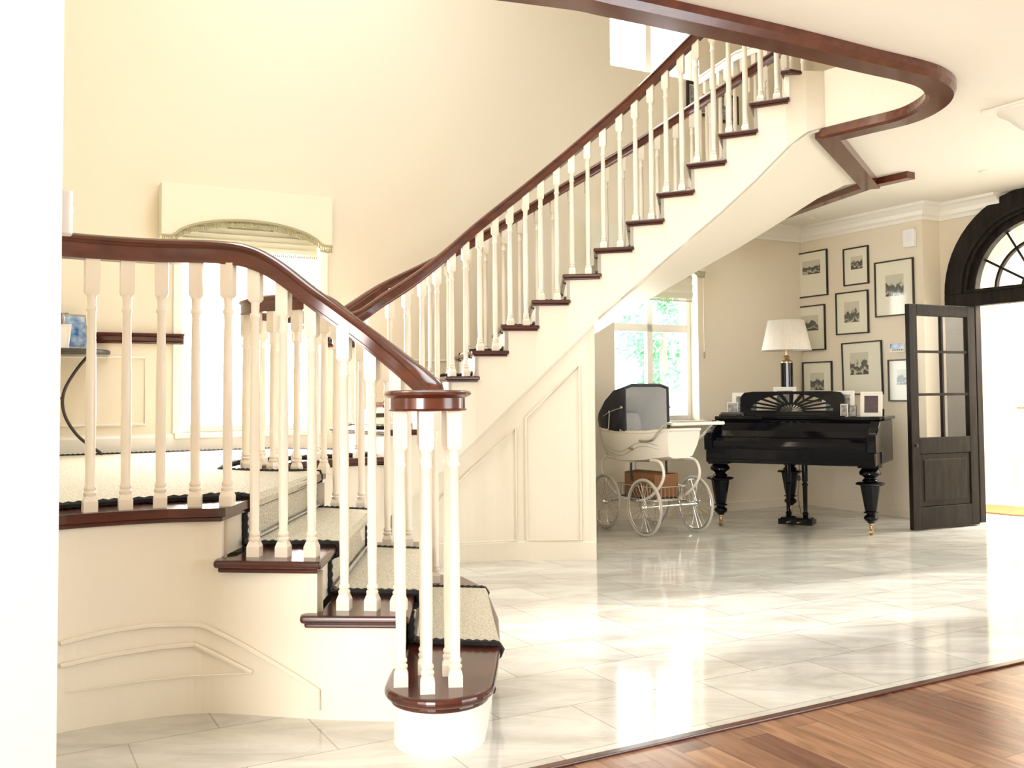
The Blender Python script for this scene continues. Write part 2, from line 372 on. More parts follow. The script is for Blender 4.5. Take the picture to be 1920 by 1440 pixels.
skirting('baseboard_back', [w1(3.75), w1(6.41)], .11, 'cream skirting board of the piano alcove', -1, 0, 'wall')
skirting('baseboard_landing', [w1(-1.92), w1(1.1)], .15, 'tall cream skirting board on the landing', -1, .78)

# the picture wall, its return and the arched-door wall
Vb = -V
PW0 = Vector((*CORN, 0)); PW1 = PW0+Vb*((PW0.xy-Vector((3.83, 8.98))).length)
AR0 = Vector((4.09, 9.23, 0)); 
AP = Vector((4.235, 8.86, 0))               # hinge-side edge of the doorway on the arch wall
AR0 = AP + V*.50
mb = MB(); mb.frame(PW0+U*0, Vb*(PW1-PW0).length, U*.22, Z*ZC); 
RET = AR0 - PW1
o = mb.build('wall_right', 'wall'); struct(o, 'cream wall hung with framed prints')
# return piece up to the arch wall plane
mb = MB(); k = (AR0-PW1).dot(U); j = (AR0-PW1).dot(V)
mb.prism([tuple(p[:2]) for p in (PW1+U*.0, PW1+U*k, PW1+U*k+V*(j+1.0), PW1+V*(j+1.0)+U*.22, PW1+U*.22+V*.0+U*.0)][:4], 0, ZC)
AR = PW1+U*k                                # arch wall starts here, runs along -V
HS = (AP-AR).dot(Vb)                         # s of the doorway's inner edge
struct(mb.build('wall_return', 'wall'), 'narrow cream wall return beside the dark door')
RO, RI, ZA = .885, .66, 2.10
CS = HS+RI; 
# arch wall with a round-headed opening
mb = MB(); Lw = 3.3; oc = U*.12
def ap(s, z): return AR+Vb*s+Z*z
mb.frame(ap(0, 0), Vb*(CS-RI-.12), oc, Z*ZC)
s_r = CS+RI+.12
win = (s_r+.22, Lw-.12, .9, 2.5)
wall_with_holes(mb, AR, Vb, U, s_r, Lw, 0, ZC, .12, [win])
n = 24; RM = RI+.12; front = []; 
ring = [(CS-RM*math.cos(PI*i/n), ZA+RM*math.sin(PI*i/n)) for i in range(n+1)]
for (a, za), (b, zb) in zip(ring, ring[1:]):
    q = [ap(a, za), ap(b, zb), ap(b, ZC), ap(a, ZC)]
    mb.add(q+[p+oc for p in q], [(0, 1, 2, 3), (7, 6, 5, 4), (0, 4, 5, 1)])
struct(mb.build('wall_door', 'wall'), 'cream wall around the arched doorway')
# arched frame
t = thing('arched_door_frame', 'dark timber arched door frame with radial fanlight over the bright doorway', 'door frame', ap(CS, 0))
t.rotation_euler = (0, 0, 0)
mb = MB(); n = 28
def frring(r): return [(CS-r*math.cos(PI*i/n), ZA+r*math.sin(PI*i/n)) for i in range(n+1)]
def band(r0, r1, o0, o1, m_, name):
    mb = MB(); A, B = frring(r0), frring(r1); rings = []
    for (a, za), (b, zb) in zip(A, B):
        rings.append([ap(a, za)+U*o0, ap(b, zb)+U*o0, ap(b, zb)+U*o1, ap(a, za)+U*o1])
    mb.loft(rings, True, True, False); return mb
mb = band(RI, RO, -.05, .0, 'dark', ''); mb2 = band(RI-.06, RI+.115, .0, .08, 'dark', ''); mb.add(mb2.v, mb2.f)
mb2 = band(RI+.03, RI+.06, -.075, -.05, '', ''); mb.add(mb2.v, mb2.f)
mb.build('arch_head', 'dark', t, bevel=.006)
for sg in (-1, 1):
    mb = MB(); a0 = CS+sg*RI; a1 = CS+sg*RO; lo, hi = min(a0, a1), max(a0, a1)
    mb.frame(ap(lo, 0)-U*.05, Vb*(hi-lo), U*.05, Z*(ZA)); 
    lo2, hi2 = min(CS+sg*(RI-.06), CS+sg*(RI+.115)), max(CS+sg*(RI-.06), CS+sg*(RI+.115))
    mb.frame(ap(lo2, 0), Vb*(hi2-lo2), U*.08, Z*(ZA)); mb.build('jamb', 'dark', t, bevel=.006)
mb = MB(); mb.frame(ap(CS-RI, 1.98)-U*.055, Vb*(2*RI), U*.12, Z*.15); mb.frame(ap(CS-RI, 2.10)-U*.075, Vb*(2*RI), U*.03, Z*.03)
mb.build('transom', 'dark', t, bevel=.006)
mb = MB(); gz = ZA+.03
def arcbar(r, w):
    m = band(r-w, r+w, .05, .09, '', ''); mb.add(m.v, m.f)
arcbar(.43, .011); arcbar(.17, .014)
for i in range(1, 6):
    a = PI*i/6; dr = Vector((-math.cos(a), math.sin(a)))
    p0 = ap(CS+dr.x*.17, ZA+dr.y*.17)+U*.05; p1 = ap(CS+dr.x*(RI-.05), ZA+dr.y*(RI-.05))+U*.05
    d = (p1-p0); nn = d.normalized().cross(U)*.011; mb.frame(p0-nn, d, nn*2, U*.04)
mb.build('fanlight_bars', 'dark', t)
mb = MB(); pts = [ap(CS-(RI-.06)*math.cos(PI*i/n), ZA+(RI-.06)*math.sin(PI*i/n))+U*.068 for i in range(n+1)]
mb.add(pts+[p+U*.004 for p in pts], [tuple(range(n+1)), tuple(range(n+1, 2*n+2))[::-1]]); mb.build('fanlight_glass', 'glass', t)

# the open door leaf
pl = atz(1714, 997, 0); pr = Vector((4.17, 8.63, 0)); pl = Vector((pl.x, pl.y, 0))
dw = (pr-pl); W = dw.length; ex = dw.normalized(); ey = Vector((-ex.y, ex.x, 0)); H = 1.96; TD = .045
t = thing('door_1', None, None, pl, math.atan2(ex.y, ex.x)); t['kind'] = 'structure'; t['label'] = 'open dark glazed door leaf with six panes and lower panel'
mb = MB(); st = .095
def lp(x, z, y=0): return pl+ex*x+ey*y+Z*z
for x in (0, W-st): mb.frame(lp(x, .01), ex*st, ey*TD, Z*(H-.01))
for z0, z1 in ((.01, .20), (.66, .80), (H-.10, H)): mb.frame(lp(st, z0), ex*(W-2*st), ey*TD, Z*(z1-z0))
lf = mb.build('leaf_frame', 'dark', t, bevel=.004)
mb = MB(); mb.frame(lp(st, .20, .012), ex*(W-2*st), ey*.02, Z*.46); mb.frame(lp(st+.05, .25, .004), ex*(W-2*st-.1), ey*.036, Z*.36)
mb.build('lower_panel', 'dark', t, bevel=.008)
mb = MB(); gx0, gx1, gz0, gz1 = st, W-st, .80, H-.10
mb.frame(lp((gx0+gx1)/2-.011, gz0, .008), ex*.022, ey*.03, Z*(gz1-gz0))
for k in (1, 2): zz = gz0+(gz1-gz0)*k/3+.02*k; mb.frame(lp(gx0, zz-.011, .008), ex*(gx1-gx0), ey*.03, Z*.022)
mb.build('glazing_bars', 'dark', t)
MB().frame(lp(gx0, gz0, .02), ex*(gx1-gx0), ey*.004, Z*(gz1-gz0)).build('pane', 'glass', t)
q = lp(.045, .98, -.006); MB().lathe([(.001, 0), (.014, .004), (.014, .03), (.001, .034)], (0, 0, 0), 10)
mb = MB(); mb.tube([lp(.045, .735, -.02), lp(.045, .735, .0)], .012, 10); mb.build('door_lock', 'iron', t)
mb = MB(); mb.frame(lp(W-.02, 0, -.012)+ex*0, ex*.07, ey*.012, Z*0.001)

# the porch beyond
PO = 1.60
mb = MB(); p0 = ap(-1.7, 0)+U*(.24+PO-.24); mb.frame(p0, Vb*3.75, U*.2, Z*ZC)
struct(mb.build('wall_porch', 'white'), 'bright cream porch wall seen through the arched doorway')
mb = MB(); mb.frame(ap(-1.72, 0)+U*.24, U*(PO-.24), Vb*.02, Z*ZC); mb.frame(ap(2.0, 0)+U*.13, U*(PO-.13), Vb*.05, Z*ZC)
struct(mb.build('wall_porch_side', 'white'), 'porch side walls')
def porch_door(n, a, b, label):
    q = lambda s, z, o=.0: ap(s, z)+U*(PO-.03+o)
    f = MB().frame(q(a, .0), Vb*(b-a), U*.03, Z*2.15).build('door_%d' % n, 'white', bevel=.004); struct(f, label)
    mb = MB()
    for z0, z1 in ((.22, .95), (1.1, 2.0)):
        for s0, s1 in ((a+.1, (a+b)/2-.05), ((a+b)/2+.05, b-.1)): mb.tube([q(s0, z0, -.002), q(s1, z0, -.002), q(s1, z1, -.002), q(s0, z1, -.002), q(s0, z0, -.002)], .011, 6)
    mb.build('panel_moulding', 'white', f)
    mb = MB(); mb.tube([q(a+.08, 1.02, 0), q(a+.08, 1.02, -.05)], .01, 8); mb.tube([q(a+.08, 1.02, -.05), q(a+.18, 1.02, -.055)], .009, 8); mb.build('door_handle', 'brass', f)
porch_door(2, -.35, .62, 'cream panelled door in the porch, left of two'); porch_door(3, .78, 1.75, 'cream panelled door in the porch, right of two')
q = ap(.72, .45)+U*(PO-.02)
mb = MB(); c = (atz(1890, 958, 0)); ry = [(c+U*(.34*math.cos(2*PI*i/28))+V*(.62*math.sin(2*PI*i/28))) for i in range(28)]
mb.prism([tuple(p[:2]) for p in ry], 0.001, .014); tag(mb.build('doormat', 'mat', bevel=.003), 'oval tan doormat on the porch floor beyond the arched doorway', 'doormat')

# cornice
def cornice(name, path, side, label):
    prof = [(0, 0), (.02*side, 0), (.025*side, .03), (.045*side, .045), (.06*side, .08), (.10*side, .115), (.13*side, .125), (.135*side, .15), (0, .15)]
    mb = MB(); rings = []; P = [V3(p, ZC-.15) for p in path]
    for i, p in enumerate(P):
        a = (P[i]-P[i-1]).normalized() if i else (P[1]-P[0]).normalized()
        b = (P[i+1]-P[i]).normalized() if i < len(P)-1 else a
        na, nb = Vector((-a.y, a.x, 0)), Vector((-b.y, b.x, 0)); m_ = (na+nb); m_ = m_/max(.2, m_.dot(na))
        rings.append([p+m_*x+Z*z for x, z in prof])
    mb.loft(rings, True, True, False); struct(mb.build(name, 'white'), label)
cornice('trim_5', [w1(5.2), PW0, PW1, AR, ap(.66, 0)], -1, 'moulded cream cornice of the piano alcove')
skirting('baseboard_right', [PW0, PW1, AR, ap(HS-.24, 0)], .11, 'cream skirting board under the prints', -1, 0, 'wall')

# ceilings, upper floor and stairwell opening
near = [tuple(atz(px, py, 2.905)[:2]) for px, py in ((1040, 0), (1145, 19), (1300, 52), (1475, 90), (1625, 126), (1700, 143), (1742, 157), (1762, 177), (1745, 201), (1700, 224), (1625, 243), (1550, 261))]
near = [(p.x, p.y) for p in crom([(a, b, 0) for a, b in [(-2.95, 3.40), (-1.9, 3.52), (-.8, 3.78)]+near], 5)]
pth = lambda k: tuple(k[:2])
far = [(3.02, 8.0), (2.82, 8.8), (2.68, 9.4), pth(w1(5.62)+V*.1)]
outer = [pth(w1(8.3)+V*.1), pth(ap(2.08, 0)+U*1.9), pth(ap(2.08, 0)+U*.2), pth(ap(7.9, 0)+U*.2), (4.85, 2.2), (4.85, -2.9), (-4.2, -2.9), pth(th(-4.4)), (-2.62, 3.15)]
o = MB().prism(near+far+outer, ZC, ZU).build('ceiling', 'ceil'); struct(o, 'cream ceiling with the curved stairwell opening')
trimp = [(.075, -.06), (.075, -.035), (.06, -.03), (.06, 0), (-.09, 0), (-.09, -.04), (-.075, -.075), (.055, -.075)]
mb = MB(); mb.sweep(trimp[::-1], [V3(p, ZC) for p in near], smooth=False); struct(mb.build('trim_6', 'rail'), 'curved mahogany trim around the stairwell opening')
mb = MB(); A_ = Vector((*near[-1], ZC)); B_ = Vector((3.02, 8.0, ZC)); e_ = (B_-A_).normalized()
mb.sweep([(.07, -.06), (-.07, -.06), (-.07, 0), (.07, 0)], [A_+e_*-.03, B_+e_*.06]); struct(mb.build('trim_7', 'rail'), 'straight mahogany trim at the head of the stair soffit')
mb = MB(); q = atz(1708, 322, ZC); 
mb.sweep([(.05, -.055), (-.05, -.055), (-.05, 0), (.05, 0)], [Vector((q.x, q.y, ZC)), B_, Vector((2.82, 8.8, ZC)), Vector((2.68, 9.4, ZC)), V3(w1(5.6), ZC)]); struct(mb.build('trim_8', 'rail'), 'mahogany trim with a short stub beyond the stair head')
mb = MB(); mb.prism([(1.86, 9.55), (2.08, 8.72), (2.56, 8.02), (1.92, 6.46), (2.14, 6.46), (3.06, 8.0), (2.86, 8.8), (2.72, 9.4), pth(w1(5.6)), pth(w1(4.88))], ZU-.09, ZU-.001)
struct(mb.build('floor_upper', 'ceil'), 'edge of the upstairs landing floor')
# upstairs shell, with an unseen roof opening added to brighten the stairwell walls
RL = (-1.6, 1.0, 4.9, 7.1)
mb = MB()
for x0, x1, y0, y1 in ((-5.2, 8.6, 2.2, RL[2]), (-5.2, 8.6, RL[3], 13.4), (-5.2, RL[0], RL[2], RL[3]), (RL[1], 8.6, RL[2], RL[3])): mb.box(((x0+x1)/2, (y0+y1)/2, ZT+.1), (x1-x0, y1-y0, .2))
struct(mb.build('ceiling_upper', 'ceil'), 'upstairs ceiling')
mb = MB(); mb.box((2.0, 2.3, (ZU+ZT)/2), (13, .15, ZT-ZU)); struct(mb.build('wall_upper_front', 'wall'), 'upstairs wall above the viewer')
mb = MB(); mb.frame(ap(-2.6, ZU), Vb*10.8, U*.15, Z*(ZT-ZU)); struct(mb.build('wall_upper_right', 'wall'), 'upstairs right-hand wall')
LH0 = w1(-2.15); mb = MB(); mb.frame(LH0-V*4.4-U*.2+Z*-.06, U*.2, V*4.7, Z*(ZT+.06)); struct(mb.build('wall_left', 'wall'), 'cream wall at the left end of the landing')
# front room
JE = th(-1.318)
mb = MB(); mb.frame(th(-4.6)+V*.001, U*(4.6-1.318), V*.17, Z*ZC); struct(mb.build('wall_front', 'wall'), 'bright cream wall beside the opening at the far left')
mb = MB()
for a, b, c in ((JE-U*2.4, JE, -.0),):
    mb.frame(JE+V*.17-U*2.2, U*2.215, V*.018, Z*.16); mb.frame(JE-V*.0+V*.02, U*.014, V*.15, Z*.16)
struct(mb.build('baseboard_front', 'white'), 'skirting around the end of the near left wall')
mb = MB(); mb.frame(th(3.95)+V*.0, U*3.0, V*.2, Z*ZC); struct(mb.build('wall_front_right', 'wall'), 'near right-hand wall stub outside the opening')
mb = MB(); wall_with_holes(mb, Vector((4.6, -2.8, 0)), Vector((0, 1, 0)), Vector((1, 0, 0)), 0, 8.3, 0, ZC, .2, [(2.8, 5.6, .35, 2.6)])
struct(mb.build('wall_room_right', 'wall'), 'right-hand wall of the front room')
mb = MB(); wall_with_holes(mb, Vector((-4.0, -2.8, 0)), Vector((1, 0, 0)), Vector((0, -1, 0)), -.2, 8.8, 0, ZC, .2, [(.4, 2.9, .35, 2.6)])  # unseen opening, sited to suit the added rear light
struct(mb.build('wall_room_back', 'wall'), 'rear wall of the front room')
mb = MB(); mb.frame((-4.2, -2.8, 0), (.2, 0, 0), (0, 4.0, 0), Z*ZC); struct(mb.build('wall_room_left', 'wall'), 'left wall of the front room')
# ground outside
o = MB().frame((-14, 11.0, -.35), (34, 10, 0), (-5, 14, 0), (0, 0, .05)).build('lawn', 'grass'); tag(o, 'pale sunlit lawn outside the windows', 'lawn')
mb = MB(); mb.v = [v for v in mb.v]
def tree(base, h, r, n, label):
    t = thing('garden_tree', label, 'tree', base, 0, 'garden trees outside the windows')
    MB().tube([base, base+Z*h*.35+Vector((.05, 0, 0)), base+Z*h*.7], [.13, .09, .05], 8).build('trunk', 'bark', t)
    mb = MB(); rnd = random.Random(int(base.x*100))
    cl = [(base+Z*(h*.45+rnd.random()*h*.5)+Vector((rnd.uniform(-r, r)*.7, rnd.uniform(-r, r)*.7, 0)), r*rnd.uniform(.28, .5)) for _ in range(16)]
    for c, rr in cl:
        for _ in range(n//16):
            d = Vector((rnd.gauss(0, 1), rnd.gauss(0, 1), rnd.gauss(0, 1))).normalized()*rr*rnd.random()**.4
            a = Vector((rnd.gauss(0, 1), rnd.gauss(0, 1), rnd.gauss(0, 1))).normalized(); b = a.orthogonal().normalized()
            q = c+d; mb.add([q-a*.07, q+b*.035, q+a*.07, q-b*.035], [(0, 1, 2, 3)])
    mb.build('foliage', 'leaf', t)
tree(Vector((2.35, 15.0, -.3)), 3.6, .75, 1700, 'leafy garden tree behind the left panes of the window by the pram')
tree(Vector((4.3, 17.5, -.3)), 3.6, .8, 1300, 'paler leafy tree seen at the middle of the window by the pram')
tree(Vector((2.5, 18.0, -.3)), 10.5, 2.0, 2600, 'tall tree whose crown shows in the upstairs window')
# ---------------------------------------------------------------- staircase
ZL = .78
def zt(n): return .195*n if n <= 4 else ZL+.185*(n-4)
# near (outer) and far (inner) ends of each nosing of the lower flight
LN = {2: (-.385, 3.55), 3: (-.715, 3.59), 4: (-1.09, 3.66)}
LF = {2: (-.46, 5.30), 3: (-.745, 5.28), 4: (-1.03, 5.30)}
I = {5: (-.86, 6.62), 6: (-.655, 6.76), 7: (-.455, 6.86), 8: (-.265, 6.93), 9: (-.05, 6.98), 10: (.175, 7.01), 11: (.405, 7.0), 12: (.63, 6.96), 13: (.86, 6.89),
     14: (1.07, 6.80), 15: (1.27, 6.70), 16: (1.475, 6.60), 17: (1.67, 6.50), 18: (1.86, 6.40)}
O = {5: (-1.35, 7.3), 6: (-1.07, 7.6), 7: (-.76, 7.82), 8: (-.45, 7.98), 9: (-.14, 8.09), 10: (.15, 8.17), 11: (.44, 8.23), 12: (.75, 8.27), 13: (1.06, 8.28),
     14: (1.36, 8.27), 15: (1.66, 8.24), 16: (1.97, 8.20), 17: (2.27, 8.13), 18: (2.58, 8.02)}
I = {k: Vector((*v, 0)) for k, v in I.items()}; O = {k: Vector((*v, 0)) for k, v in O.items()}
stair = thing('staircase', 'sweeping curved staircase with white strings, mahogany treads and a panelled side', 'staircase', (0, 5, 0))
def tread_mesh(poly, z, th=.03, sc=True):
    mb = MB(); mb.prism(poly, z-th, z); o = mb.build('tread', 'wood', stair, bevel=.012, seg=3); return o
def inset(poly, d):
    P = [Vector((*p, 0)) for p in poly]; n = len(P); a = sum(P[i].x*P[(i+1) % n].y-P[(i+1) % n].x*P[i].y for i in range(n)); s = 1 if a > 0 else -1; out = []
    for i in range(n):
        e0 = (P[i]-P[i-1]).normalized(); e1 = (P[(i+1) % n]-P[i]).normalized(); n0 = Vector((-e0.y, e0.x, 0))*s; n1 = Vector((-e1.y, e1.x, 0))*s
        m = n0+n1; m = m/max(.35, m.dot(n0)); out.append(tuple((P[i]+m*d)[:2]))
    return out
# first step: bullnose block
bc = Vector((-.262, 3.40)); R1 = .192
arc = [(bc.x+R1*math.cos(a), bc.y+R1*1.02*math.sin(a)) for a in [PI+PI*i/20 for i in range(21)]]
poly1 = [(-.452, 3.62), (-.455, 3.5)]+arc+[(-.062, 3.6), (-.055, 3.9), (-.07, 4.4), (-.12, 4.85), (-.17, 5.12), (-.28, 5.38), (-.42, 5.45), (-.54, 5.36), (-.50, 5.2), (-.42, 3.62)]
mb = MB(); mb.prism(poly1, zt(1)-.034, zt(1)); tr1 = mb.build('tread', 'wood', stair, bevel=.014, seg=3)
in1 = inset(poly1, .033); MB().prism(inset(poly1, .018), zt(1)-.052, zt(1)-.033).build('scotia', 'wood', stair, bevel=.008)
MB().prism(in1, 0, zt(1)-.05).build('step_block', 'white', stair)
def step(poly, z, name='tread'):
    MB().prism(poly, z-.03, z).build(name, 'wood', stair, bevel=.012, seg=3)
    MB().prism(inset(poly, .016), z-.048, z-.029).build('scotia', 'wood', stair, bevel=.007)
step([(-.385, 3.55), (-.79, 3.575), (-.80, 3.62), (-.73, 3.66), (-.77, 5.25), (-.78, 5.36), (-.47, 5.37)], zt(2))
step([(-.715, 3.59), (-1.13, 3.635), (-1.14, 3.69), (-1.08, 3.74), (-1.05, 5.28), (-1.05, 5.37), (-.755, 5.36)], zt(3))
edge = crom([(-1.09, 3.655, 0), (-1.3, 3.63, 0), (-1.5, 3.54, 0), (-1.68, 3.40, 0), (-1.92, 3.12, 0), (-2.12, 2.80, 0)], 5)
edgeL = [(p.x, p.y) for p in edge]
ucurve = crom([(-1.03, 5.31, 0), (-1.18, 5.33, 0), (-1.36, 5.42, 0), (-1.50, 5.62, 0), (-1.52, 5.88, 0), (-1.42, 6.13, 0), (-1.22, 6.35, 0), (-1.03, 6.50, 0), (-.84, 6.63, 0)], 4)
lw = [pth(LH0-V*3.55), pth(LH0-V*.02)]
landing = edgeL+lw+[pth(w1(1.28)-V*.02), pth(O[5]), pth(I[5])]+[(p.x, p.y) for p in ucurve[::-1]]
MB().prism(landing, ZL-.034, ZL).build('landing', 'wood', stair, bevel=.012, seg=3)
MB().prism(inset(landing, .018), ZL-.054, ZL-.033).build('scotia', 'wood', stair, bevel=.006)
# risers of the lower flight
for n, a, b in ((2, (-.425, 3.60), (-.50, 5.33)), (3, (-.755, 3.645), (-.785, 5.33)), (4, (-1.125, 3.72), (-1.07, 5.33))):
    a, b = Vector((*a, 0)), Vector((*b, 0)); MB().frame(V3(a, zt(n-1)-.002), b-a, Vector((-.025, 0, 0)), Z*(zt(n)-zt(n-1)-.045)).build('riser', 'string', stair)
def panel_path(name, pts, zlo, zhi, th, m='string', smooth=True):
    # upright panel along a plan path; zlo / zhi per point; thickness to the left of travel
    mb = MB(); rings = []; P = [Vector((p[0], p[1], 0)) for p in pts]
    for i, p in enumerate(P):
        t = (P[min(i+1, len(P)-1)]-P[max(i-1, 0)]).normalized(); s = Vector((-t.y, t.x, 0))*th
        rings.append([V3(p, zlo[i]), V3(p, zhi[i]), V3(p+s, zhi[i]), V3(p+s, zlo[i])])
    mb.loft(rings, True, True, False); return mb.build(name, m, stair)
# near outer string: steps down towards the bullnose
mb = MB()
wedge = crom([(-.42, 3.585, 0), (-.735, 3.62, 0), (-1.115, 3.695, 0), (-1.3, 3.672, 0), (-1.5, 3.585, 0), (-1.69, 3.445, 0), (-1.93, 3.16, 0), (-2.15, 2.84, 0)], 6)
def wz(x): return zt(2)-.046 if x > -.755 else zt(3)-.046 if x > -1.125 else ZL-.05
rings = None; grp = []
for a, b in zip(wedge, wedge[1:]):
    mx = (a.x+b.x)/2; grp.append((a, b, wz(mx)))
for a, b, h in grp:
    t = (b-a).normalized(); s = Vector((t.y, -t.x, 0))*.06
    q = [a, b, b+s, a+s]; mb.add([V3(p, 0) for p in q]+[V3(p, h) for p in q], [(0, 1, 2, 3), (4, 7, 6, 5), (0, 4, 5, 1), (2, 6, 7, 3)])
x = -.735; mb.build('outer_string', 'string', stair)
# inner string of the lower flight and landing edge facing the stairwell
mb = MB()
for (a, b, h) in (((-.47, 5.32), (-.76, 5.32), zt(2)-.046), ((-.76, 5.32), (-1.05, 5.32), zt(3)-.046)):
    mb.frame((a[0], a[1], 0), (b[0]-a[0], b[1]-a[1], 0), (0, -.04, 0), (0, 0, h))
uc = [Vector((p.x, p.y, 0)) for p in ucurve]
for a, b in zip(uc, uc[1:]):
    t = (b-a).normalized(); s = Vector((t.y, -t.x, 0)); s = -s*.03; q = [a+s, b+s, b+s*2.4, a+s*2.4]
    mb.add([V3(p, 0) for p in q]+[V3(p, ZL-.05) for p in q], [(0, 1, 2, 3), (4, 7, 6, 5), (0, 4, 5, 1), (2, 6, 7, 3)])
mb.build('well_string', 'string', stair)
# upper flight: treads, risers, cut string
def zb(x):                                  # bottom edge of the inner string, by x
    pts = [(-1.0, .24), (-.39, .76), (.587, 1.70), (1.16, 2.19), (1.46, 2.44), (1.71, 2.67), (1.89, 2.86), (1.99, 2.93), (2.09, 2.972), (9, 2.972)]
    for (a, za), (b, zc_) in zip(pts, pts[1:]):
        if x <= b: return za+(zc_-za)*(x-a)/(b-a)
    return 2.97
for n in range(5, 18):
    i0, i1, o0, o1 = I[n], I[n+1], O[n], O[n+1]
    fw = (i0-i1).normalized()*.032; fo = (o0-o1).normalized()*.032; ri = (i0-o0).normalized()*.035
    poly = [pth(i0+fw+ri), pth(i1-fw*.9+ri), pth(i1-fw*.9), pth(i1), pth(o1), pth(o1-fo*.9-ri), pth(o0+fo-ri)]
    poly = [pth(i0+fw+ri), pth(i1-fw*.8+ri), pth(o1-fo*.8-ri), pth(o0+fo-ri)]
    MB().prism(poly, zt(n)-.028, zt(n)).build('tread', 'wood', stair, bevel=.010, seg=2)
    MB().prism(inset(poly, .013), zt(n)-.042, zt(n)-.027).build('scotia', 'wood', stair, bevel=.005)
    MB().frame(V3(i0, zt(n-1)-.002), o0-i0, (i1-i0).normalized()*.025, Z*(.185-.04)).build('riser', 'white', stair)
MB().frame(V3(I[18], zt(17)-.002), O[18]-I[18], (I[18]-I[17]).normalized()*.025, Z*(.145)).build('riser', 'white', stair)
e = (I[18]-I[17]).normalized()
MB().prism([pth(I[18]-e*.03+(I[18]-O[18]).normalized()*.035), pth(I[18]+e*.04+(I[18]-O[18]).normalized()*.035), (2.06, 6.44), (2.16, 6.50), (2.8, 7.98), pth(O[18]-e*.03)], zt(18)-.03, zt(18)+.002).build('tread', 'wood', stair, bevel=.01)
th_s = .045
mb = MB(); ext = dict(I); ext[19] = (I[18]+Vector((*near[-1], 0)))/2+Vector((0, -.012, 0)); ext[20] = Vector((*near[-1], 0)); ext[4] = Vector((-1.05, 6.47, 0))
def strip(mb, a, b, za0, za1, zt_, th, sub=3):
    t = (b-a).normalized(); s = Vector((-t.y, t.x, 0))*th
    q = [a, b, b+s, a+s]; lo = [za0, za1, za1, za0]
    mb.add([V3(p, z) for p, z in zip(q, lo)]+[V3(p, zt_) for p in q], [(3, 2, 1, 0), (4, 5, 6, 7), (0, 1, 5, 4), (1, 2, 6, 5), (2, 3, 7, 6), (3, 0, 4, 7)])
for n in range(5, 20):
    a, b = ext[n], ext[n+1]; top = zt(n)-.04 if n < 18 else ZU-.002
    for k in range(3):
        p, q = a.lerp(b, k/3), a.lerp(b, (k+1)/3)
        strip(mb, p, q, max(zb(p.x), 0) if p.x > .58 else max(0, zb(p.x)), max(zb(q.x), 0), top, th_s)
mb.build('inner_string', 'string', stair)
# opening edge facing the stairwell continues the string
mb = MB(); 
path = [V3(p, 0) for p in near]
for a, b in zip(path, path[1:]):
    t = (b-a).normalized(); s = Vector((-t.y, t.x, 0))*.012
    q = [a+s, b+s, b-s*.0, a-s*.0]; mb.add([V3(p, ZC-.001) for p in q]+[V3(p, ZU-.0) for p in q], [(3, 2, 1, 0), (4, 5, 6, 7), (0, 1, 5, 4), (1, 2, 6, 5), (2, 3, 7, 6), (3, 0, 4, 7)])
struct(mb.build('trim_9', 'string'), 'ivory fascia around the stairwell opening')
# outer string of the upper flight
mb = MB()
for n in range(5, 18):
    a, b = O[n], O[n+1]; off = (I[n]-O[n]).normalized()*.045
    za = zb(I[n].x+.04); zb_ = zb(I[n+1].x+.04)
    if n < 11: za = zb_ = 0
    q = [a, b, b+off, a+off]; lo = [za, zb_, zb_, za]; tp = zt(n)-.04
    mb.add([V3(p, z) for p, z in zip(q, lo)]+[V3(p, tp) for p in q], [(3, 2, 1, 0), (4, 5, 6, 7), (0, 1, 5, 4), (1, 2, 6, 5), (2, 3, 7, 6), (3, 0, 4, 7)])
mb.build('outer_string', 'string', stair)
# soffit
mb = MB(); rows = []
sofI = [Vector((.587, 6.965, 0))]+[I[n] for n in range(12, 19)]+[ext[19], Vector((*near[-1], 0))]
sofO = [Vector((.68, 8.26, 0))]+[O[n] for n in range(12, 19)]+[Vector((2.80, 7.99, 0)), Vector((3.02, 8.0, 0))]
for a, b in zip(sofI, sofO):
    z = zb(a.x); rows.append([V3(a, z), V3(a.lerp(b, .5), z+.0), V3(b, z), V3(b, z+.02), V3(a, z+.02)])
mb.loft(rows, True, True, True); mb.build('soffit', 'string', stair)
# panelled side wall under the flight
yb = 7.0
p = atz(1112, 1046, 0); yp = 7.06
pts = [(p.x, p.y) for p in crom([(-.84, 6.68, 0), (-.6, 6.84, 0), (-.39, 6.94, 0), (-.12, 7.015, 0), (.1, 7.035, 0), (.35, 7.03, 0), (.60, 7.0, 0)], 5)]
mb = MB(); P = [Vector((a, b, 0)) for a, b in pts]
for a, b in zip(P, P[1:]):
    t = (b-a).normalized(); s = Vector((-t.y, t.x, 0))*.05; q = [a, b, b+s, a+s]; h = [zb(a.x)+.04, zb(b.x)+.04, zb(b.x)+.04, zb(a.x)+.04]
    mb.add([V3(k, 0) for k in q]+[V3(k, z) for k, z in zip(q, h)], [(3, 2, 1, 0), (4, 5, 6, 7), (0, 1, 5, 4), (1, 2, 6, 5), (2, 3, 7, 6), (3, 0, 4, 7)])
mb.frame(Vector((.56, 7.0, 0)), Vector((.04, 0, 0)), Vector((.09, 1.25, 0)), Z*1.68)
mb.build('side_panel', 'string', stair)
mb = MB(); 
def onp(x, z, o=.012):                       # a point just in front of the side panel
    for a, b in zip(P, P[1:]):
        if a.x <= x <= b.x+1e-6: y = a.y+(b.y-a.y)*(x-a.x)/(b.x-a.x); return Vector((x, y-o, z))
    return Vector((x, P[-1].y-o if x > 0 else P[0].y-o, z))
mb.tube([onp(x/20, zb(x/20)+.0, .01) for x in range(-16, 12)]+[onp(.59, zb(.59), .01)], .016, 6)
def px2x(px, y=7.0): return (px-960)*y/1800
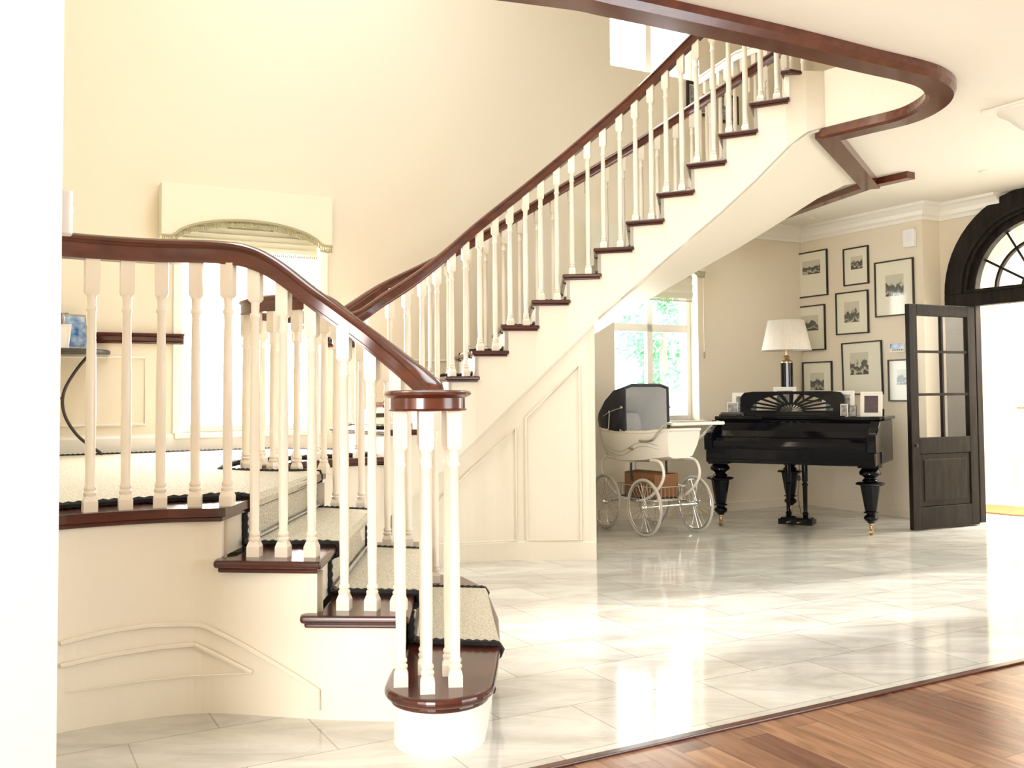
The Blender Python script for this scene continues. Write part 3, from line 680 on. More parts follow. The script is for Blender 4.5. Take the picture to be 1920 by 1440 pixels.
for xa, xb, bot in ((px2x(985), px2x(1086), .145), (px2x(800), px2x(966), .145)):
    za, zb2 = zb(xa)-.20, zb(xb)-.20
    mb.tube([onp(xa, bot), onp(xb, bot), onp(xb, zb2), onp((xa+xb)/2, (za+zb2)/2), onp(xa, za), onp(xa, bot)], .010, 6)
mb.build('panel_moulding', 'string', stair)
mb = MB(); mb.sweep([(0, 0), (-.018, 0), (-.018, .125), (-.008, .14), (0, .14)], P); mb.build('skirting', 'string', stair)
# mouldings on the curved outer string
mb = MB()
W_ = [Vector((p.x, p.y, 0)) for p in wedge]
def onw(px, py, o=.008):                      # nearest point of the curved wall on that pixel's ray
    d = ray(px, py); best = None
    for a, b in zip(W_, W_[1:]):
        e_ = b-a; den = d.x*e_.y-d.y*e_.x
        if abs(den) < 1e-9: continue
        t = (a.x*e_.y-a.y*e_.x)/den; s = (a.x*d.y-a.y*d.x)/den
        if -.02 <= s <= 1.02 and t > 0:
            n_ = Vector((e_.y, -e_.x, 0)).normalized(); n_ = n_ if n_.y < 0 else -n_
            return EYEP+d*t+n_*o
    return None
for L_ in ([(112, 1206), (160, 1193), (220, 1180), (280, 1172), (340, 1170), (375, 1171), (392, 1176), (450, 1205), (500, 1233), (560, 1269), (598, 1294), (598, 1330)],
           [(112, 1248), (160, 1237), (220, 1225), (300, 1213), (365, 1207)], [(365, 1207), (420, 1233), (474, 1260)], [(125, 1297), (250, 1278), (350, 1267), (474, 1261)]):
    q = [onw(*k) for k in L_]; q = [k for k in q if k is not None]
    if len(q) > 1: mb.tube(q, .009 if L_[0][1] < 1290 else .003, 6)
mb.build('panel_moulding', 'string', stair)

# ---------------------------------------------------------------- carpet runner, binding, rods
run = thing('stair_runner', 'cream sisal stair carpet with black edging running up the stairs and over the landing', 'carpet', (-.3, 4.4, zt(1)))
CE = {1: ((-.07, 3.88), (-.155, 4.98)), 2: ((-.395, 3.93), (-.47, 5.02)), 3: ((-.735, 3.97), (-.765, 5.10)), 4: ((-1.085, 3.98), (-1.055, 5.22))}
CE = {k: (Vector((*a, 0)), Vector((*b, 0))) for k, (a, b) in CE.items()}
for n in range(5, 19):
    w_ = (O[n]-I[n]); CE[n] = (I[n]+w_.normalized()*.20, O[n]-w_.normalized()*.22)
def edge_path(nn, k):
    out = []
    for n in nn:
        p = CE[n][k]; nx = CE[n+1][k] if (n+1) in CE and n != 4 else None; q = CE[n][1-k]
        al = (q-p).normalized(); f = Vector((-al.y, al.x, 0)); ref = (nx-p) if nx is not None else Vector((-1, 0, 0))
        f = f if f.dot(ref) < 0 else -f             # towards the foot of the stairs
        z0 = 0.0 if n == 1 else zt(n-1)
        out += [V3(p-f*-.002-f*.0+f*.008-f*.03, z0+.012), V3(p-f*.022, zt(n)-.05), V3(p+f*.010, zt(n)-.035), V3(p+f*.016, zt(n)-.012), V3(p+f*.006, zt(n)+.010), V3(p-f*.03, zt(n)+.012)]
        if nx is not None:
            al2 = f; out.append(V3(nx-f*.02, zt(n)+.012) if n != 17 else V3(nx-f*.02, zt(n)+.012))
        else: out.append(V3(p-f*.18, zt(n)+.012))
    return out
lc = None
for idx, nn in enumerate(((1, 2, 3, 4), tuple(range(5, 18)))):
    ea, eb = edge_path(nn, 0), edge_path(nn, 1)
    mb = MB(); m_ = 6; rows = [[a.lerp(b, j/m_) for j in range(m_+1)] for a, b in zip(ea, eb)]
    mb.loft(rows, False, False, False); o = mb.build('carpet_flight', 'sisal', run); o.modifiers.new('s', 'SOLIDIFY').thickness = .010; o.modifiers['s'].offset = 0
    for e_ in (ea, eb):
        mb = MB(); pts = []
        for a, b in zip(e_, e_[1:]):
            k = max(1, int((b-a).length/.016)); pts += [a.lerp(b, i/k) for i in range(k)]
        pts.append(e_[-1]); rs = [.0125+(.004 if i % 2 else -.001) for i in range(len(pts))]
        mb.tube(pts, rs, 6); mb.build('edge_binding', 'bind', run)
edgeC = [(p.x+.0, p.y+.24) for p in edge]; edgeC[0] = (-1.12, 3.98)
lpoly = [(-1.12, 3.98)]+[(p.x-.02, p.y+.26-.03*i/len(edge)) for i, p in enumerate(edge) if i > 2 and i < 22]+[pth(LH0-V*3.0+U*.15), pth(LH0-V*.16+U*.15), pth(w1(.62)-V*.16), pth(CE[5][1]+Vector((.02, .02, 0))), pth(CE[5][0]+Vector((.0, .0, 0)))]+[(p.x*1.0-.20*(1 if 5.5 < p.y < 6.3 else .6), p.y-(.12 if p.y < 5.6 else -.12)) for p in ucurve[1:-1:3]][::-1]+[(-1.11, 5.22)]
lpoly = [q for i, q in enumerate(lpoly)]
MB().prism(lpoly, ZL+.004, ZL+.017).build('landing_carpet', 'sisal', run)
mb = MB(); pts = []; cl = [V3(q, ZL+.014) for q in lpoly]
for a, b in zip(cl, cl[1:]):
    k = max(1, int((b-a).length/.016)); pts += [a.lerp(b, i/k) for i in range(k)]
mb.tube(pts, [.0125+(.004 if i % 2 else -.001) for i in range(len(pts))], 6); mb.build('edge_binding', 'bind', run)
for n in list(range(2, 5))+list(range(6, 14)):
    a, b = CE[n]; al = (b-a).normalized(); f = Vector((-al.y, al.x, 0)); ref = (CE[n-1][0]-a); f = f if f.dot(ref) > 0 else -f
    a2, b2 = V3(a-al*.04+f*.004, zt(n-1)+.026), V3(b+al*.04+f*.004, zt(n-1)+.026)
    ordn = {2: 'second', 3: 'third', 4: 'fourth', 6: 'sixth', 7: 'seventh', 8: 'eighth', 9: 'ninth', 10: 'tenth', 11: 'eleventh', 12: 'twelfth', 13: 'thirteenth'}[n]
    t = thing('stair_rod', 'steel stair rod at the foot of the %s riser from the bottom' % ordn, 'stair rod', (a2+b2)/2, 0, 'stair rods holding the carpet')
    MB().tube([a2, b2], .008, 8).build('rod', 'steel', t)
    for q in (a2, b2): 
        mb = MB(); mb.tube([q-al*.012, q, q+al*.012], [.008, .016, .008], 8); mb.build('finial', 'iron', t)

# ---------------------------------------------------------------- balusters and rails
_bc = {}
RZ = 0.0
def baluster(x, y, z0, z1, parent, w=1.0, rz=None):
    rz = RZ if rz is None else rz
    H = round(z1-z0, 2); key = (H, w)
    if key not in _bc:
        mb = MB(); s = .0248*w; hb = .058; 
        mb.box((0, 0, (hb-.02)/2), (2*s, 2*s, hb-.02)); top = H-.125
        mb.loft([[(a*q, b*q, z) for a, b in ((1, 1), (-1, 1), (-1, -1), (1, -1))] for q, z in ((s, hb-.02), (s*.72, hb))], True, True, False)
        r = .0175*w
        prof = [(r*1.02, hb-.004), (r*1.32, hb+.004), (r*1.32, hb+.012), (r*1.0, hb+.018), (r*1.22, hb+.024), (r*1.22, hb+.032), (r*.95, hb+.04),
                (r*1.08, hb+.20), (r*1.05, H*.5), (r*.86, top-.075), (r*1.14, top-.068), (r*1.14, top-.060), (r*.9, top-.052), (r*.95, top-.018), (r*1.3, top-.004), (r*1.3, top)]
        mb.lathe(prof, (0, 0, 0), 12)
        mb.loft([[(a*q, b*q, z) for a, b in ((1, 1), (-1, 1), (-1, -1), (1, -1))] for q, z in ((s*.7, top-.012), (s, top), (s, H))], True, True, False)
        _bc[key] = mb
    o = bpy.data.objects.new('baluster', None)
    src = _bc[key]
    if isinstance(src, MB):
        b = src.build('baluster', 'bal', parent, world=False); _bc[key] = b
    else:
        b = src.copy(); C.objects.link(b); b.parent = parent
    bpy.data.objects.remove(o)
    b.matrix_parent_inverse = Matrix.Identity(4)
    b.location = wm(parent).inverted() @ Vector((x, y, z0)); b.rotation_euler = (0, 0, rz-parent.rotation_euler.z); return b
RP = [(-.031, -.048), (.031, -.048), (.031, -.036), (.029, -.033), (.029, .008), (.036, .014), (.040, .022), (.037, .033), (.022, .043), (0, .046), (-.022, .043), (-.037, .033), (-.040, .022), (-.036, .014), (-.029, .008), (-.029, -.033), (-.031, -.036)]
def rail_z(path, x, y):
    global RZ
    best, bz = 9, 0
    for a, b in zip(path, path[1:]):
        ab = (b-a).xy; t = max(0, min(1, (Vector((x, y))-a.xy).dot(ab)/max(1e-9, ab.dot(ab)))); p = a.lerp(b, t); d = (p.xy-Vector((x, y))).length
        if d < best: best, bz = d, p.z; RZ = math.atan2(ab.y, ab.x)
    return bz
# near balustrade
nb = thing('balustrade', 'nearest balustrade with ivory balusters and handrail ending in a round volute', 'balustrade', (-.8, 3.7, zt(1)))
rp = crom([(-2.12, 2.95, 1.765), (-1.93, 3.2, 1.765), (-1.66, 3.50, 1.765), (-1.40, 3.665, 1.765), (-1.16, 3.73, 1.765), (-1.02, 3.73, 1.745), (-.90, 3.72, 1.685), (-.757, 3.70, 1.575), (-.63, 3.69, 1.482), (-.5, 3.67, 1.385), (-.38, 3.62, 1.29), (-.31, 3.56, 1.232), (-.27, 3.48, 1.195)], 6)
MB().sweep(RP, rp, smooth=True, ends=(.95, .9, .8, .65, .5)).build('handrail', 'rail', nb)
vc = (-.30, 3.40, 0)
vz = 1.146
MB().lathe([(.10, vz), (.137, vz), (.139, vz+.003), (.137, vz+.006), (.133, vz+.008), (.133, vz+.044), (.145, vz+.050), (.154, vz+.056), (.155, vz+.060), (.149, vz+.067), (.13, vz+.072), (.0, vz+.074)], vc, 64).build('volute', 'rail', nb)
for px in (170, 237, 302, 366, 427):
    # on the landing edge
    e_ = min(edge, key=lambda p: abs(HX+p.x/(p.y+.07)*F-px)); e2 = None
    tx = (px-HX)/F; best = None
    for a, b in zip(edge, edge[1:]):
        for k in range(10):
            p = a.lerp(b, k/10); 
            if best is None or abs(p.x/(p.y+.075)-tx) < best[0]: best = (abs(p.x/(p.y+.075)-tx), p)
    p = best[1]; x_, y_ = p.x, p.y+.075
    baluster(x_, y_, ZL, rail_z(rp, x_, y_)-.044, nb)
for (x_, y_) in ((-1.0, 3.735), (-.887, 3.725), (-.775, 3.715)): baluster(x_, y_, zt(3), rail_z(rp, x_, y_)-.03, nb)
for (x_, y_) in ((-.645, 3.685), (-.537, 3.675), (-.435, 3.66)): baluster(x_, y_, zt(2), rail_z(rp, x_, y_)-.025, nb)
for (x_, y_) in ((-.394, 3.375), (-.295, 3.295), (-.205, 3.37), (-.235, 3.50), (-.325, 3.52)): baluster(x_, y_, zt(1), vz+.004, nb, 1.0, .1)
# balustrade round the inner side of the well
ib = thing('balustrade', 'inner balustrade curving round the stairwell and rising up the right flight', 'balustrade', (-.4, 5.3, zt(1)))
def off(p, q, d): t = (q-p).normalized(); return t*d
inl = [(-.42, 5.27, 1.19), (-.52, 5.22, 1.30), (-.66, 5.21, 1.42), (-.82, 5.22, 1.56), (-.96, 5.23, 1.68), (-1.06, 5.25, 1.72), (-1.2, 5.27, 1.72), (-1.40, 5.37, 1.72), (-1.56, 5.60, 1.72), (-1.585, 5.9, 1.72), (-1.47, 6.18, 1.72), (-1.26, 6.41, 1.72), (-1.08, 6.545, 1.73)]
up = []
for n in range(5, 19):
    p = I[n]+(O[n]-I[n]).normalized()*.055; up.append((p.x, p.y, zt(n)+.885))
up[0] = (up[0][0], up[0][1], 1.87); 
ip = crom(inl+up, 5)
MB().sweep(RP, ip, smooth=True).build('handrail', 'rail', ib)
vi = (-.40, 5.27, 0)
MB().lathe([(.06, vz), (.088, vz), (.088, vz+.036), (.10, vz+.047), (.10, vz+.058), (.085, vz+.068), (0, vz+.072)], vi, 28).build('volute', 'rail', ib)
for (x_, y_) in ((-.42, 5.21), (-.46, 5.36), (-.345, 5.25)): baluster(x_, y_, zt(1), vz+.004, ib, 1.0, .1)
for (x_, y_) in ((-.68, 5.22), (-.565, 5.22)): baluster(x_, y_, zt(2), rail_z(ip, x_, y_)-.03, ib)
for (x_, y_) in ((-.96, 5.23), (-.82, 5.22)): baluster(x_, y_, zt(3), rail_z(ip, x_, y_)-.03, ib)
k = [p for p in ip if p.x < -1.0]; acc = 0; last = k[0]; nxt = .03
for p in k[1:]:
    seg = (p-last).length
    while acc+seg >= nxt:
        q = last.lerp(p, (nxt-acc)/seg); rail_z(ip, q.x, q.y); baluster(q.x, q.y, ZL, q.z-.035, ib); nxt += .155
    acc += seg; last = p
for n in range(5, 18):
    for f_ in (.20, .72):
        a = I[n].lerp(I[n+1], f_); w_ = (O[n]-I[n]).normalized()*.055; a = a+w_; baluster(a.x, a.y, zt(n), rail_z(ip, a.x, a.y)-.03, ib)
# outer balustrade
ob = thing('balustrade', 'rear balustrade on the far side of the upper flight by the wall', 'balustrade', (-.8, 7.7, zt(6)))
op = []
for n in range(5, 19):
    p = O[n]+(I[n]-O[n]).normalized()*.055; op.append((p.x, p.y, zt(n)+.885))
op = crom([(-1.62, 7.15, 1.74)]+[(op[0][0]-.02, op[0][1]-.05, 1.79)]+op[1:], 4)
MB().sweep(RP, op, smooth=True).build('handrail', 'rail', ob)
for n in range(5, 18):
    for f_ in (.25, .72):
        a = O[n].lerp(O[n+1], f_)+(I[n]-O[n]).normalized()*.055; baluster(a.x, a.y, zt(n), rail_z(op, a.x, a.y)-.03, ob)
# upstairs gallery balustrade
gb = thing('balustrade', 'white balustrade of the upstairs gallery seen past the stair head', 'balustrade', (2.0, 9.1, ZU))
gp = [Vector((1.87, 9.50, ZU+.93)), Vector((2.10, 8.72, ZU+.93)), Vector((2.56, 8.06, ZU+.93))]
MB().sweep(RP, gp, smooth=True).build('handrail', 'white', gb)
for i in range(12):
    t_ = (i+.5)/12*2; p = gp[int(t_)].lerp(gp[int(t_)+1], t_-int(t_)); rail_z(gp, p.x, p.y); baluster(p.x, p.y, ZU, p.z-.03, gb)
# ---------------------------------------------------------------- framed prints on the right wall
PN = -U                                    # the wall looks this way
def pwp(px, py): return atw(px, py, PW0, U)
def framed(kind, label, cx, w, z0, z1, bar, mount, pic, group, cat='picture', tilt=0, base=PW0, picbox=(.28, .24, .72, .78), along=None, n_=None, th=.022):
    # cx = distance from the wall corner along the wall
    along = along or Vb; n_ = n_ or PN
    c = base+along*cx; t = thing(kind, label, cat, c+Z*z0, 0, group); h = z1-z0
    def q(a, b, o): 
        a2, b2 = a-w/2, b-h/2; ca, sa = math.cos(tilt), math.sin(tilt)
        return c+along*(a2*ca-b2*sa)+Z*(z0+h/2+a2*sa+b2*ca)+n_*o
    mb = MB()
    def bx(a0, a1, b0, b1, o0, o1):
        p = q(a0, b0, o0); mb.frame(p, q(a1, b0, o0)-p, q(a0, b1, o0)-p, n_*(o1-o0))
    bx(0, w, 0, bar, .001, th); bx(0, w, h-bar, h, .001, th); bx(0, bar, bar, h-bar, .001, th); bx(w-bar, w, bar, h-bar, .001, th)
    mb.build('frame', 'frame' if mount == 'mount' else mount, t, bevel=.002)
    mb = MB(); bx(bar, w-bar, bar, h-bar, .003, .010); mb.build('mount', mount, t)
    x0, y0, x1, y1 = picbox; mb = MB(); bx(w*x0, w*x1, h*y0, h*y1, .010, .0115); mb.build('print', pic, t)
    return t
prints = [
 (1492, 1553, 477, 561, 466, 553, 'top left framed print in the group above the lamp', (.24, .50, .78, .80), 0, .5),
 (1583, 1630, 468, 538, 459, 531, 'small framed print at the top middle of the picture wall', (.30, .42, .76, .76), 0, .6),
 (1642, 1715, 493, 597, 482, 588, 'large framed lake print at the top right, left of the white sensor box', (.28, .36, .74, .74), 0, .5),
 (1490, 1549, 576, 659, 570, 656, 'framed print half hidden behind the lampshade', (.24, .44, .78, .78), 0, .5),
 (1569, 1630, 550, 629, 543, 624, 'framed print of a tree by water in the middle of the picture wall', (.26, .28, .72, .76), 0, .45),
 (1581, 1656, 644, 739, 637, 741, 'largest low framed print, hanging slightly tilted over the piano', (.20, .38, .66, .80), .015, .5),
 (1507, 1562, 680, 752, 676, 753, 'low framed print right of the lamp base, partly behind the piano desk', (.26, .28, .72, .72), 0, .55),
 (1667, 1722, 676, 752, 671, 753, 'low framed print cut off by the open dark door', (.30, .40, .74, .76), 0, .5)]
for i, (xa, xb, tl, bl, tr, br, lab, pb, tl_, hill) in enumerate(prints):
    a, b = pwp(xa, (tl+bl)/2), pwp(xb, (tr+br)/2); sa, sb = (a-PW0).dot(Vb), (b-PW0).dot(Vb)
    z1_ = (pwp(xa, tl).z+pwp(xb, tr).z)/2; z0_ = (pwp(xa, bl).z+pwp(xb, br).z)/2
    framed('framed_print', lab, (sa+sb)/2, sb-sa, z0_, z1_, .013, 'mount', print_mat('landscape_print_%s' % 'abcdefgh'[i], i+1.3, hill), 'framed landscape prints on the wall', 'picture', tl_, picbox=pb)
a, b = pwp(1669, 652), pwp(1697, 652); sa, sb = (a-PW0).dot(Vb), (b-PW0).dot(Vb)
t = framed('framed_print', 'small blue and white picture between the two low right prints', (sa+sb)/2, sb-sa, pwp(1683, 661).z, pwp(1683, 643).z, .006, 'paper', 'blue', 'framed landscape prints on the wall', 'picture', picbox=(.06, .40, .94, .94))
mb = MB()
for k in range(5): c = PW0+Vb*(sa+(sb-sa)*(.2+.15*k))+Z*(pwp(1683, 661).z+.018)+PN*.012; mb.frame(c, Vb*.011, PN*.001, Z*.013)
mb.build('print_motif', 'frame', t)
# sensor box
a, b = pwp(1698, 432), pwp(1719, 462); c0 = PW0+Vb*((a-PW0).dot(Vb))
t = thing('alarm_sensor', 'white alarm sensor box high on the wall beside the cornice step', 'sensor', c0+Z*b.z)
wd = (b-a).dot(Vb); MB().frame(c0+Z*b.z, Vb*wd, PN*.05, Z*(a.z-b.z)).build('housing', 'plastic', t, bevel=.008)
MB().frame(c0+Z*(b.z+.012)+Vb*.012+PN*.048, Vb*(wd-.024), PN*.006, Z*.045).build('sensor_lens', 'paper', t, bevel=.004)

# ---------------------------------------------------------------- piano
pa = atz(1352, 985, 0); pb_ = atz(1634, 1003, 0); fx = Vector((pb_.x-pa.x, pb_.y-pa.y, 0)); PLW = fx.length; fx.normalize(); rzp = math.atan2(fx.y, fx.x)
mid = Vector(((pa.x+pb_.x)/2, (pa.y+pb_.y)/2, 0))
piano = thing('grand_piano', 'glossy black grand piano with turned legs and pierced music desk in the alcove', 'piano', mid, rzp)
def L(name, mb, m, bevel=0, par=None, seg=2): return mb.build(name, m, par or piano, bevel=bevel, world=False, seg=seg)
PWD = PLW+.17; hw = PWD/2; y0 = -.16; LEN = 1.30
def shape(ins=0, yf=0.12):
    r = [(-hw+ins, yf), (hw-ins, yf)]
    side = crom([(hw-ins, yf+.45, 0), (hw-.03-ins, yf+.62, 0), (hw-.30-ins*.7, yf+.86, 0), (hw-.62-ins*.7, yf+1.02, 0), (hw-.85-ins*.5, LEN-.02-ins, 0), (-hw+.28, LEN-ins, 0), (-hw+.08+ins, LEN-.06-ins, 0), (-hw+ins, LEN-.22, 0)], 5)
    return r+[(p.x, p.y) for p in side]
L('case', MB().prism(shape(0, .10), .585, .955), 'black', .012)
L('lid', MB().prism(shape(-.015, .16), .957, .985), 'black', .008)
mb = MB(); mb.box((0, -.02, .635), (PWD-.02, .30, .11)); mb.box((0, -.165, .66), (PWD-.03, .02, .10)); L('keybed', mb, 'black', .01)
# closed fallboard: a rolled curve between the cheeks
prof = [(-.165, .70), (-.172, .735), (-.160, .775), (-.125, .80), (-.06, .812), (.02, .86), (.07, .93), (.12, .955), (.12, .70)]
L('fallboard', MB().loft([[(x, a, b) for a, b in prof] for x in (-hw+.075, hw-.075)], True, True, False), 'black', .008)
for s in (-1, 1):
    prof = [(-.185, .69), (-.19, .80), (-.175, .845), (-.13, .86), (-.05, .90), (.02, .95), (.12, .955), (.12, .69)]
    x0 = s*(hw-.038); L('cheek', MB().loft([[(x, a, b) for a, b in prof] for x in (x0-.038, x0+.038)], True, True, False), 'black', .01)
    L('side_lid', MB().box((s*(hw-.23), .22, .968), (.44, .26, .024)), 'black', .006)
# music desk with sunburst cut-outs, built from bars
DW, DH, D0 = .465, .235, .975
dl = -.055; dt = .012
def dp(x, z, y=0): return Vector((dl+x, .20+y+(z-D0)*.16, z))
def desk_prism(pts, t=dt):
    mb = MB(); n = len(pts); vs = [dp(x, z, 0) for x, z in pts]+[dp(x, z, t) for x, z in pts]
    return mb.add(vs, [tuple(range(n)), tuple(range(n, 2*n))[::-1]]+[(i, n+i, n+(i+1) % n, (i+1) % n) for i in range(n)])
desk = MB()
def addd(pts): m = desk_prism(pts); desk.add(m.v, m.f)
top, bot = D0+DH, D0
addd([(-DW, bot), (DW, bot), (DW, bot+.055), (-DW, bot+.055)])
nn = 12; cx, cz = 0, bot+.055
oe = lambda a: (math.cos(a)*.37, cz+math.sin(a)*.155)
# outer plate: region between the ellipse and the rounded rectangle
def rectp(a):
    c, s = math.cos(a), math.sin(a); k = min(DW/max(abs(c), 1e-6), (DH-.055)/max(s, 1e-6)); x, z = c*k, s*k
    r = .07
    if abs(x) > DW-r and z > DH-.055-r:
        dx, dz = abs(x)-(DW-r), z-(DH-.055-r); l = math.hypot(dx, dz)
        if l > r: x = math.copysign(DW-r+dx/l*r, x); z = DH-.055-r+dz/l*r
    return (x, cz+z)
N_ = 40
for i in range(N_):
    a0, a1 = PI*i/N_, PI*(i+1)/N_; addd([oe(a0), rectp(a0), rectp(a1), oe(a1)])
ri = lambda a, r: (math.cos(a)*r, cz+math.sin(a)*r*.62)
for i in range(20):
    a0, a1 = PI*i/20, PI*(i+1)/20; addd([ri(a0, .10), ri(a0, .125), ri(a1, .125), ri(a1, .10)])
for i in range(13):
    a = PI*(i+.0)/12; d = .035; w0, w1_ = .055, .05
    addd([ri(a-w0*2.4, .12), (math.cos(a-w1_)*.375, cz+math.sin(a-w1_)*.157), (math.cos(a+w1_)*.375, cz+math.sin(a+w1_)*.157), ri(a+w0*2.4, .12)])
for i in range(10):
    a = PI*(i+.5)/10; addd([ri(a-.05, .02), ri(a-.06, .102), ri(a+.06, .102), ri(a+.05, .02)])
L('music_desk', desk, 'black')
L('desk_ledge', MB().box((dl, .17, .985), (DW*2+.03, .07, .018)), 'black', .004)
def pleg(x, y, name='leg'):
    mb = MB()
    mb.box((x, y, .575), (.17, .17, .03)); mb.lathe([(.06, .56), (.075, .545), (.088, .525), (.088, .505), (.06, .49), (.045, .475), (.06, .462), (.068, .45), (.05, .44)], (x, y, 0), 20)
    mb.box((x, y, .425), (.235, .235, .022)) if False else mb.lathe([(.10, .414), (.118, .42), (.122, .428), (.118, .436), (.10, .442)], (x, y, 0), 8, False, PI/8)
    mb.lathe([(.048, .20), (.083, .415)], (x, y, 0), 8, False, PI/8)
    mb.lathe([(.04, .198), (.06, .194), (.06, .184), (.038, .176), (.036, .168), (.052, .158), (.060, .14), (.052, .122), (.034, .11), (.028, .098)], (x, y, 0), 18)
    lg = L(name, mb, 'black', .003)
    mb = MB(); mb.lathe([(.018, .1), (.022, .085), (.012, .078), (.016, .055), (.012, .045)], (x, y, 0), 12); mb.tube([(x-.011, y, .024), (x+.011, y, .024)], .024, 14); mb.frame((x-.016, y-.008, .02), (.004, 0, 0), (0, .016, 0), (0, 0, .035)); mb.frame((x+.012, y-.008, .02), (.004, 0, 0), (0, .016, 0), (0, 0, .035))
    L('caster', mb, 'brass', par=lg)
pleg(-PLW/2, 0); pleg(PLW/2, 0); pleg(-.28, 1.02)
mb = MB(); mb.box((-.03, .26, .572), (.30, .13, .03))
for s in (-1, 1):
    mb.lathe([(.022, .06), (.022, .10), (.030, .115), (.018, .13), (.022, .36), (.030, .375), (.018, .39), (.026, .41), (.026, .56)], (-.03+s*.075, .26, 0), 10)
mb.box((-.03, .26, .045), (.30, .17, .05)); mb.box((-.03, .26, .075), (.26, .14, .015)); ly = L('pedal_lyre', mb, 'black', .004)
for s in (-1, 1): L('pedal', MB().box((-.03+s*.045, .15, .05), (.025, .11, .008)), 'brass', .003, ly)
mb = MB(); mb.tube([(-.03+.02, .30, .55), (-.02, .31, .40), (-.035, .32, .25), (-.01, .33, .10)], .003, 6)
mb.lathe([(.004, .40), (.018, .41), (.018, .44), (.004, .45)], (-.02, .30, 0), 10); L('lamp_cable', mb, 'iron')
PM = wm(piano)
def onpiano(x, y, z=.985): return PM @ Vector((x, y, z))
# photo frames on the piano
def photo(label, px, py_bot, w, h, depthy, fm, pic, bar=.018, rz=0, lean=.10):
    d = ray(px, py_bot); inv = PM.inverted(); # place on the lid where that column of the photo meets the given depth line
    best = None
    for i in range(400):
        x = -hw+.02+(2*hw-.04)*i/399; q = PM @ Vector((x, depthy, .985)); u_ = (q-EYEP); X = u_.dot(CR)/u_.dot(_f)*F+HX
        if best is None or abs(X-px) < best[0]: best = (abs(X-px), x)
    x = best[1]; t = thing('photo_frame', label, 'photo frame', onpiano(x, depthy, .986), rzp+rz, 'photo frames on the piano')
    def q(mb, a0, a1, b0, b1, o0, o1): mb.frame((a0-w/2, o0+b0*lean, b0), (a1-a0, 0, 0), (0, o1-o0, 0), (0, (b1-b0)*lean, b1-b0)); return mb
    mb = MB(); q(mb, 0, w, 0, bar, 0, .014); q(mb, 0, w, h-bar, h, 0, .014); q(mb, 0, bar, bar, h-bar, 0, .014); q(mb, w-bar, w, bar, h-bar, 0, .014)
    mb.build('frame', fm, t, bevel=.002, world=False)
    q(MB(), bar, w-bar, bar, h-bar, .004, .008).build('mount', 'paper', t, world=False)
    m_ = bar*1.9 if bar > .01 else bar; q(MB(), m_, w-m_, m_, h-m_, .002, .0045).build('photo', pic, t, world=False)
    mb = MB(); mb.frame((-w*.15, .014+h*.5*lean, h*.5), (w*.3, 0, 0), (0, .004, 0), (0, h*.42, -h*.5)); mb.build('easel_strut', 'frame', t, world=False)
photo('wide white photo frame behind the left end of the music desk', 1399, 775, .26, .215, .34, 'paper', 'greyphoto', rz=.1)
photo('small white print leaning left of the music desk', 1374, 775, .10, .125, .25, 'paper', 'greyphoto', .006, .15)
photo('white photo frame standing behind the middle of the music desk', 1471, 775, .21, .265, .40, 'paper', 'greyphoto')
photo('large white photo frame behind the right end of the music desk', 1571, 775, .28, .225, .30, 'paper', 'greyphoto', rz=-.05)
photo('narrow white photo frame right of the music desk', 1583, 776, .062, .11, .19, 'paper', 'greyphoto', .006)
photo('tiny dark photo frame between two white frames right of the desk', 1599, 776, .062, .095, .20, 'frame', 'greyphoto', .004)
photo('white frame with a dark red and blue portrait at the right end of the piano', 1633, 776, .185, .215, .24, 'paper', 'redblue', rz=-.12)
photo('black photo frame at the far right end of the piano lid', 1653, 772, .045, .065, .33, 'frame', 'frame', .004)
# books
q = onpiano(-.60, .30)
for k, (dz, w_, lab) in enumerate(((.986, .22, 'dark book lying on the left of the piano lid, bottom of two'), (1.004, .20, 'dark thin book on top of the other on the left of the piano lid'))):
    t = thing('book', lab, 'book', onpiano(-.59, .22, dz), rzp+.12*k, 'books on the piano')
    MB().box((0, 0, .008), (w_-.006, .138, .012)).build('pages', 'paper', t, world=False)
    mb = MB(); mb.box((0, 0, .0015), (w_, .145, .003)); mb.box((0, 0, .0155), (w_, .145, .003)); mb.box((0, -.071, .008), (w_, .004, .013)); mb.build('cover', 'frame', t, world=False)
# lamp
lx, ly_ = None, .72
best = None
for i in range(300):
    x = -hw+.1+(2*hw-.2)*i/299; q = PM @ Vector((x, .70, .985)); u_ = q-EYEP; X = u_.dot(CR)/u_.dot(_f)*F+HX
    if best is None or abs(X-1477) < best[0]: best = (abs(X-1477), x, q)
lq = best[2]; dl_ = lq.y
lamp = thing('table_lamp', 'table lamp with black fluted column and wide white shade on the piano', 'lamp', lq)
zs0 = aty(1477, 657, dl_).z; zs1 = aty(1474, 601, dl_).z; r0 = 46*dl_/F; r1 = 33*dl_/F
mb = MB(); mb.box(lq+Z*.015, (.16, .16, .03), .3); mb.lathe([(.06, .03), (.06, .045), (.045, .055)], lq, 20)
n = 20; rings = []
for z in (.055, zs0-lq.z-.12): rings.append([lq+Vector(((.052+(.004 if j % 2 else 0))*math.cos(2*PI*j/n), (.052+(.004 if j % 2 else 0))*math.sin(2*PI*j/n), z)) for j in range(n)])
mb.loft(rings, True, True, False); mb.build('column', 'black', lamp)
mb = MB(); hh = zs0-lq.z-.12; mb.lathe([(.056, hh), (.056, hh+.012), (.03, hh+.03), (.024, hh+.05), (.03, hh+.06), (.012, hh+.075), (.012, hh+.16)], lq, 18); mb.build('lamp_cap', 'brass', lamp)
mb = MB(); mb.loft([[Vector((lq.x+r*math.cos(2*PI*j/40), lq.y+r*math.sin(2*PI*j/40), z)) for j in range(40)] for r, z in ((r0, zs0), (r0-.004, zs0+.006), (r1, zs1))], False)
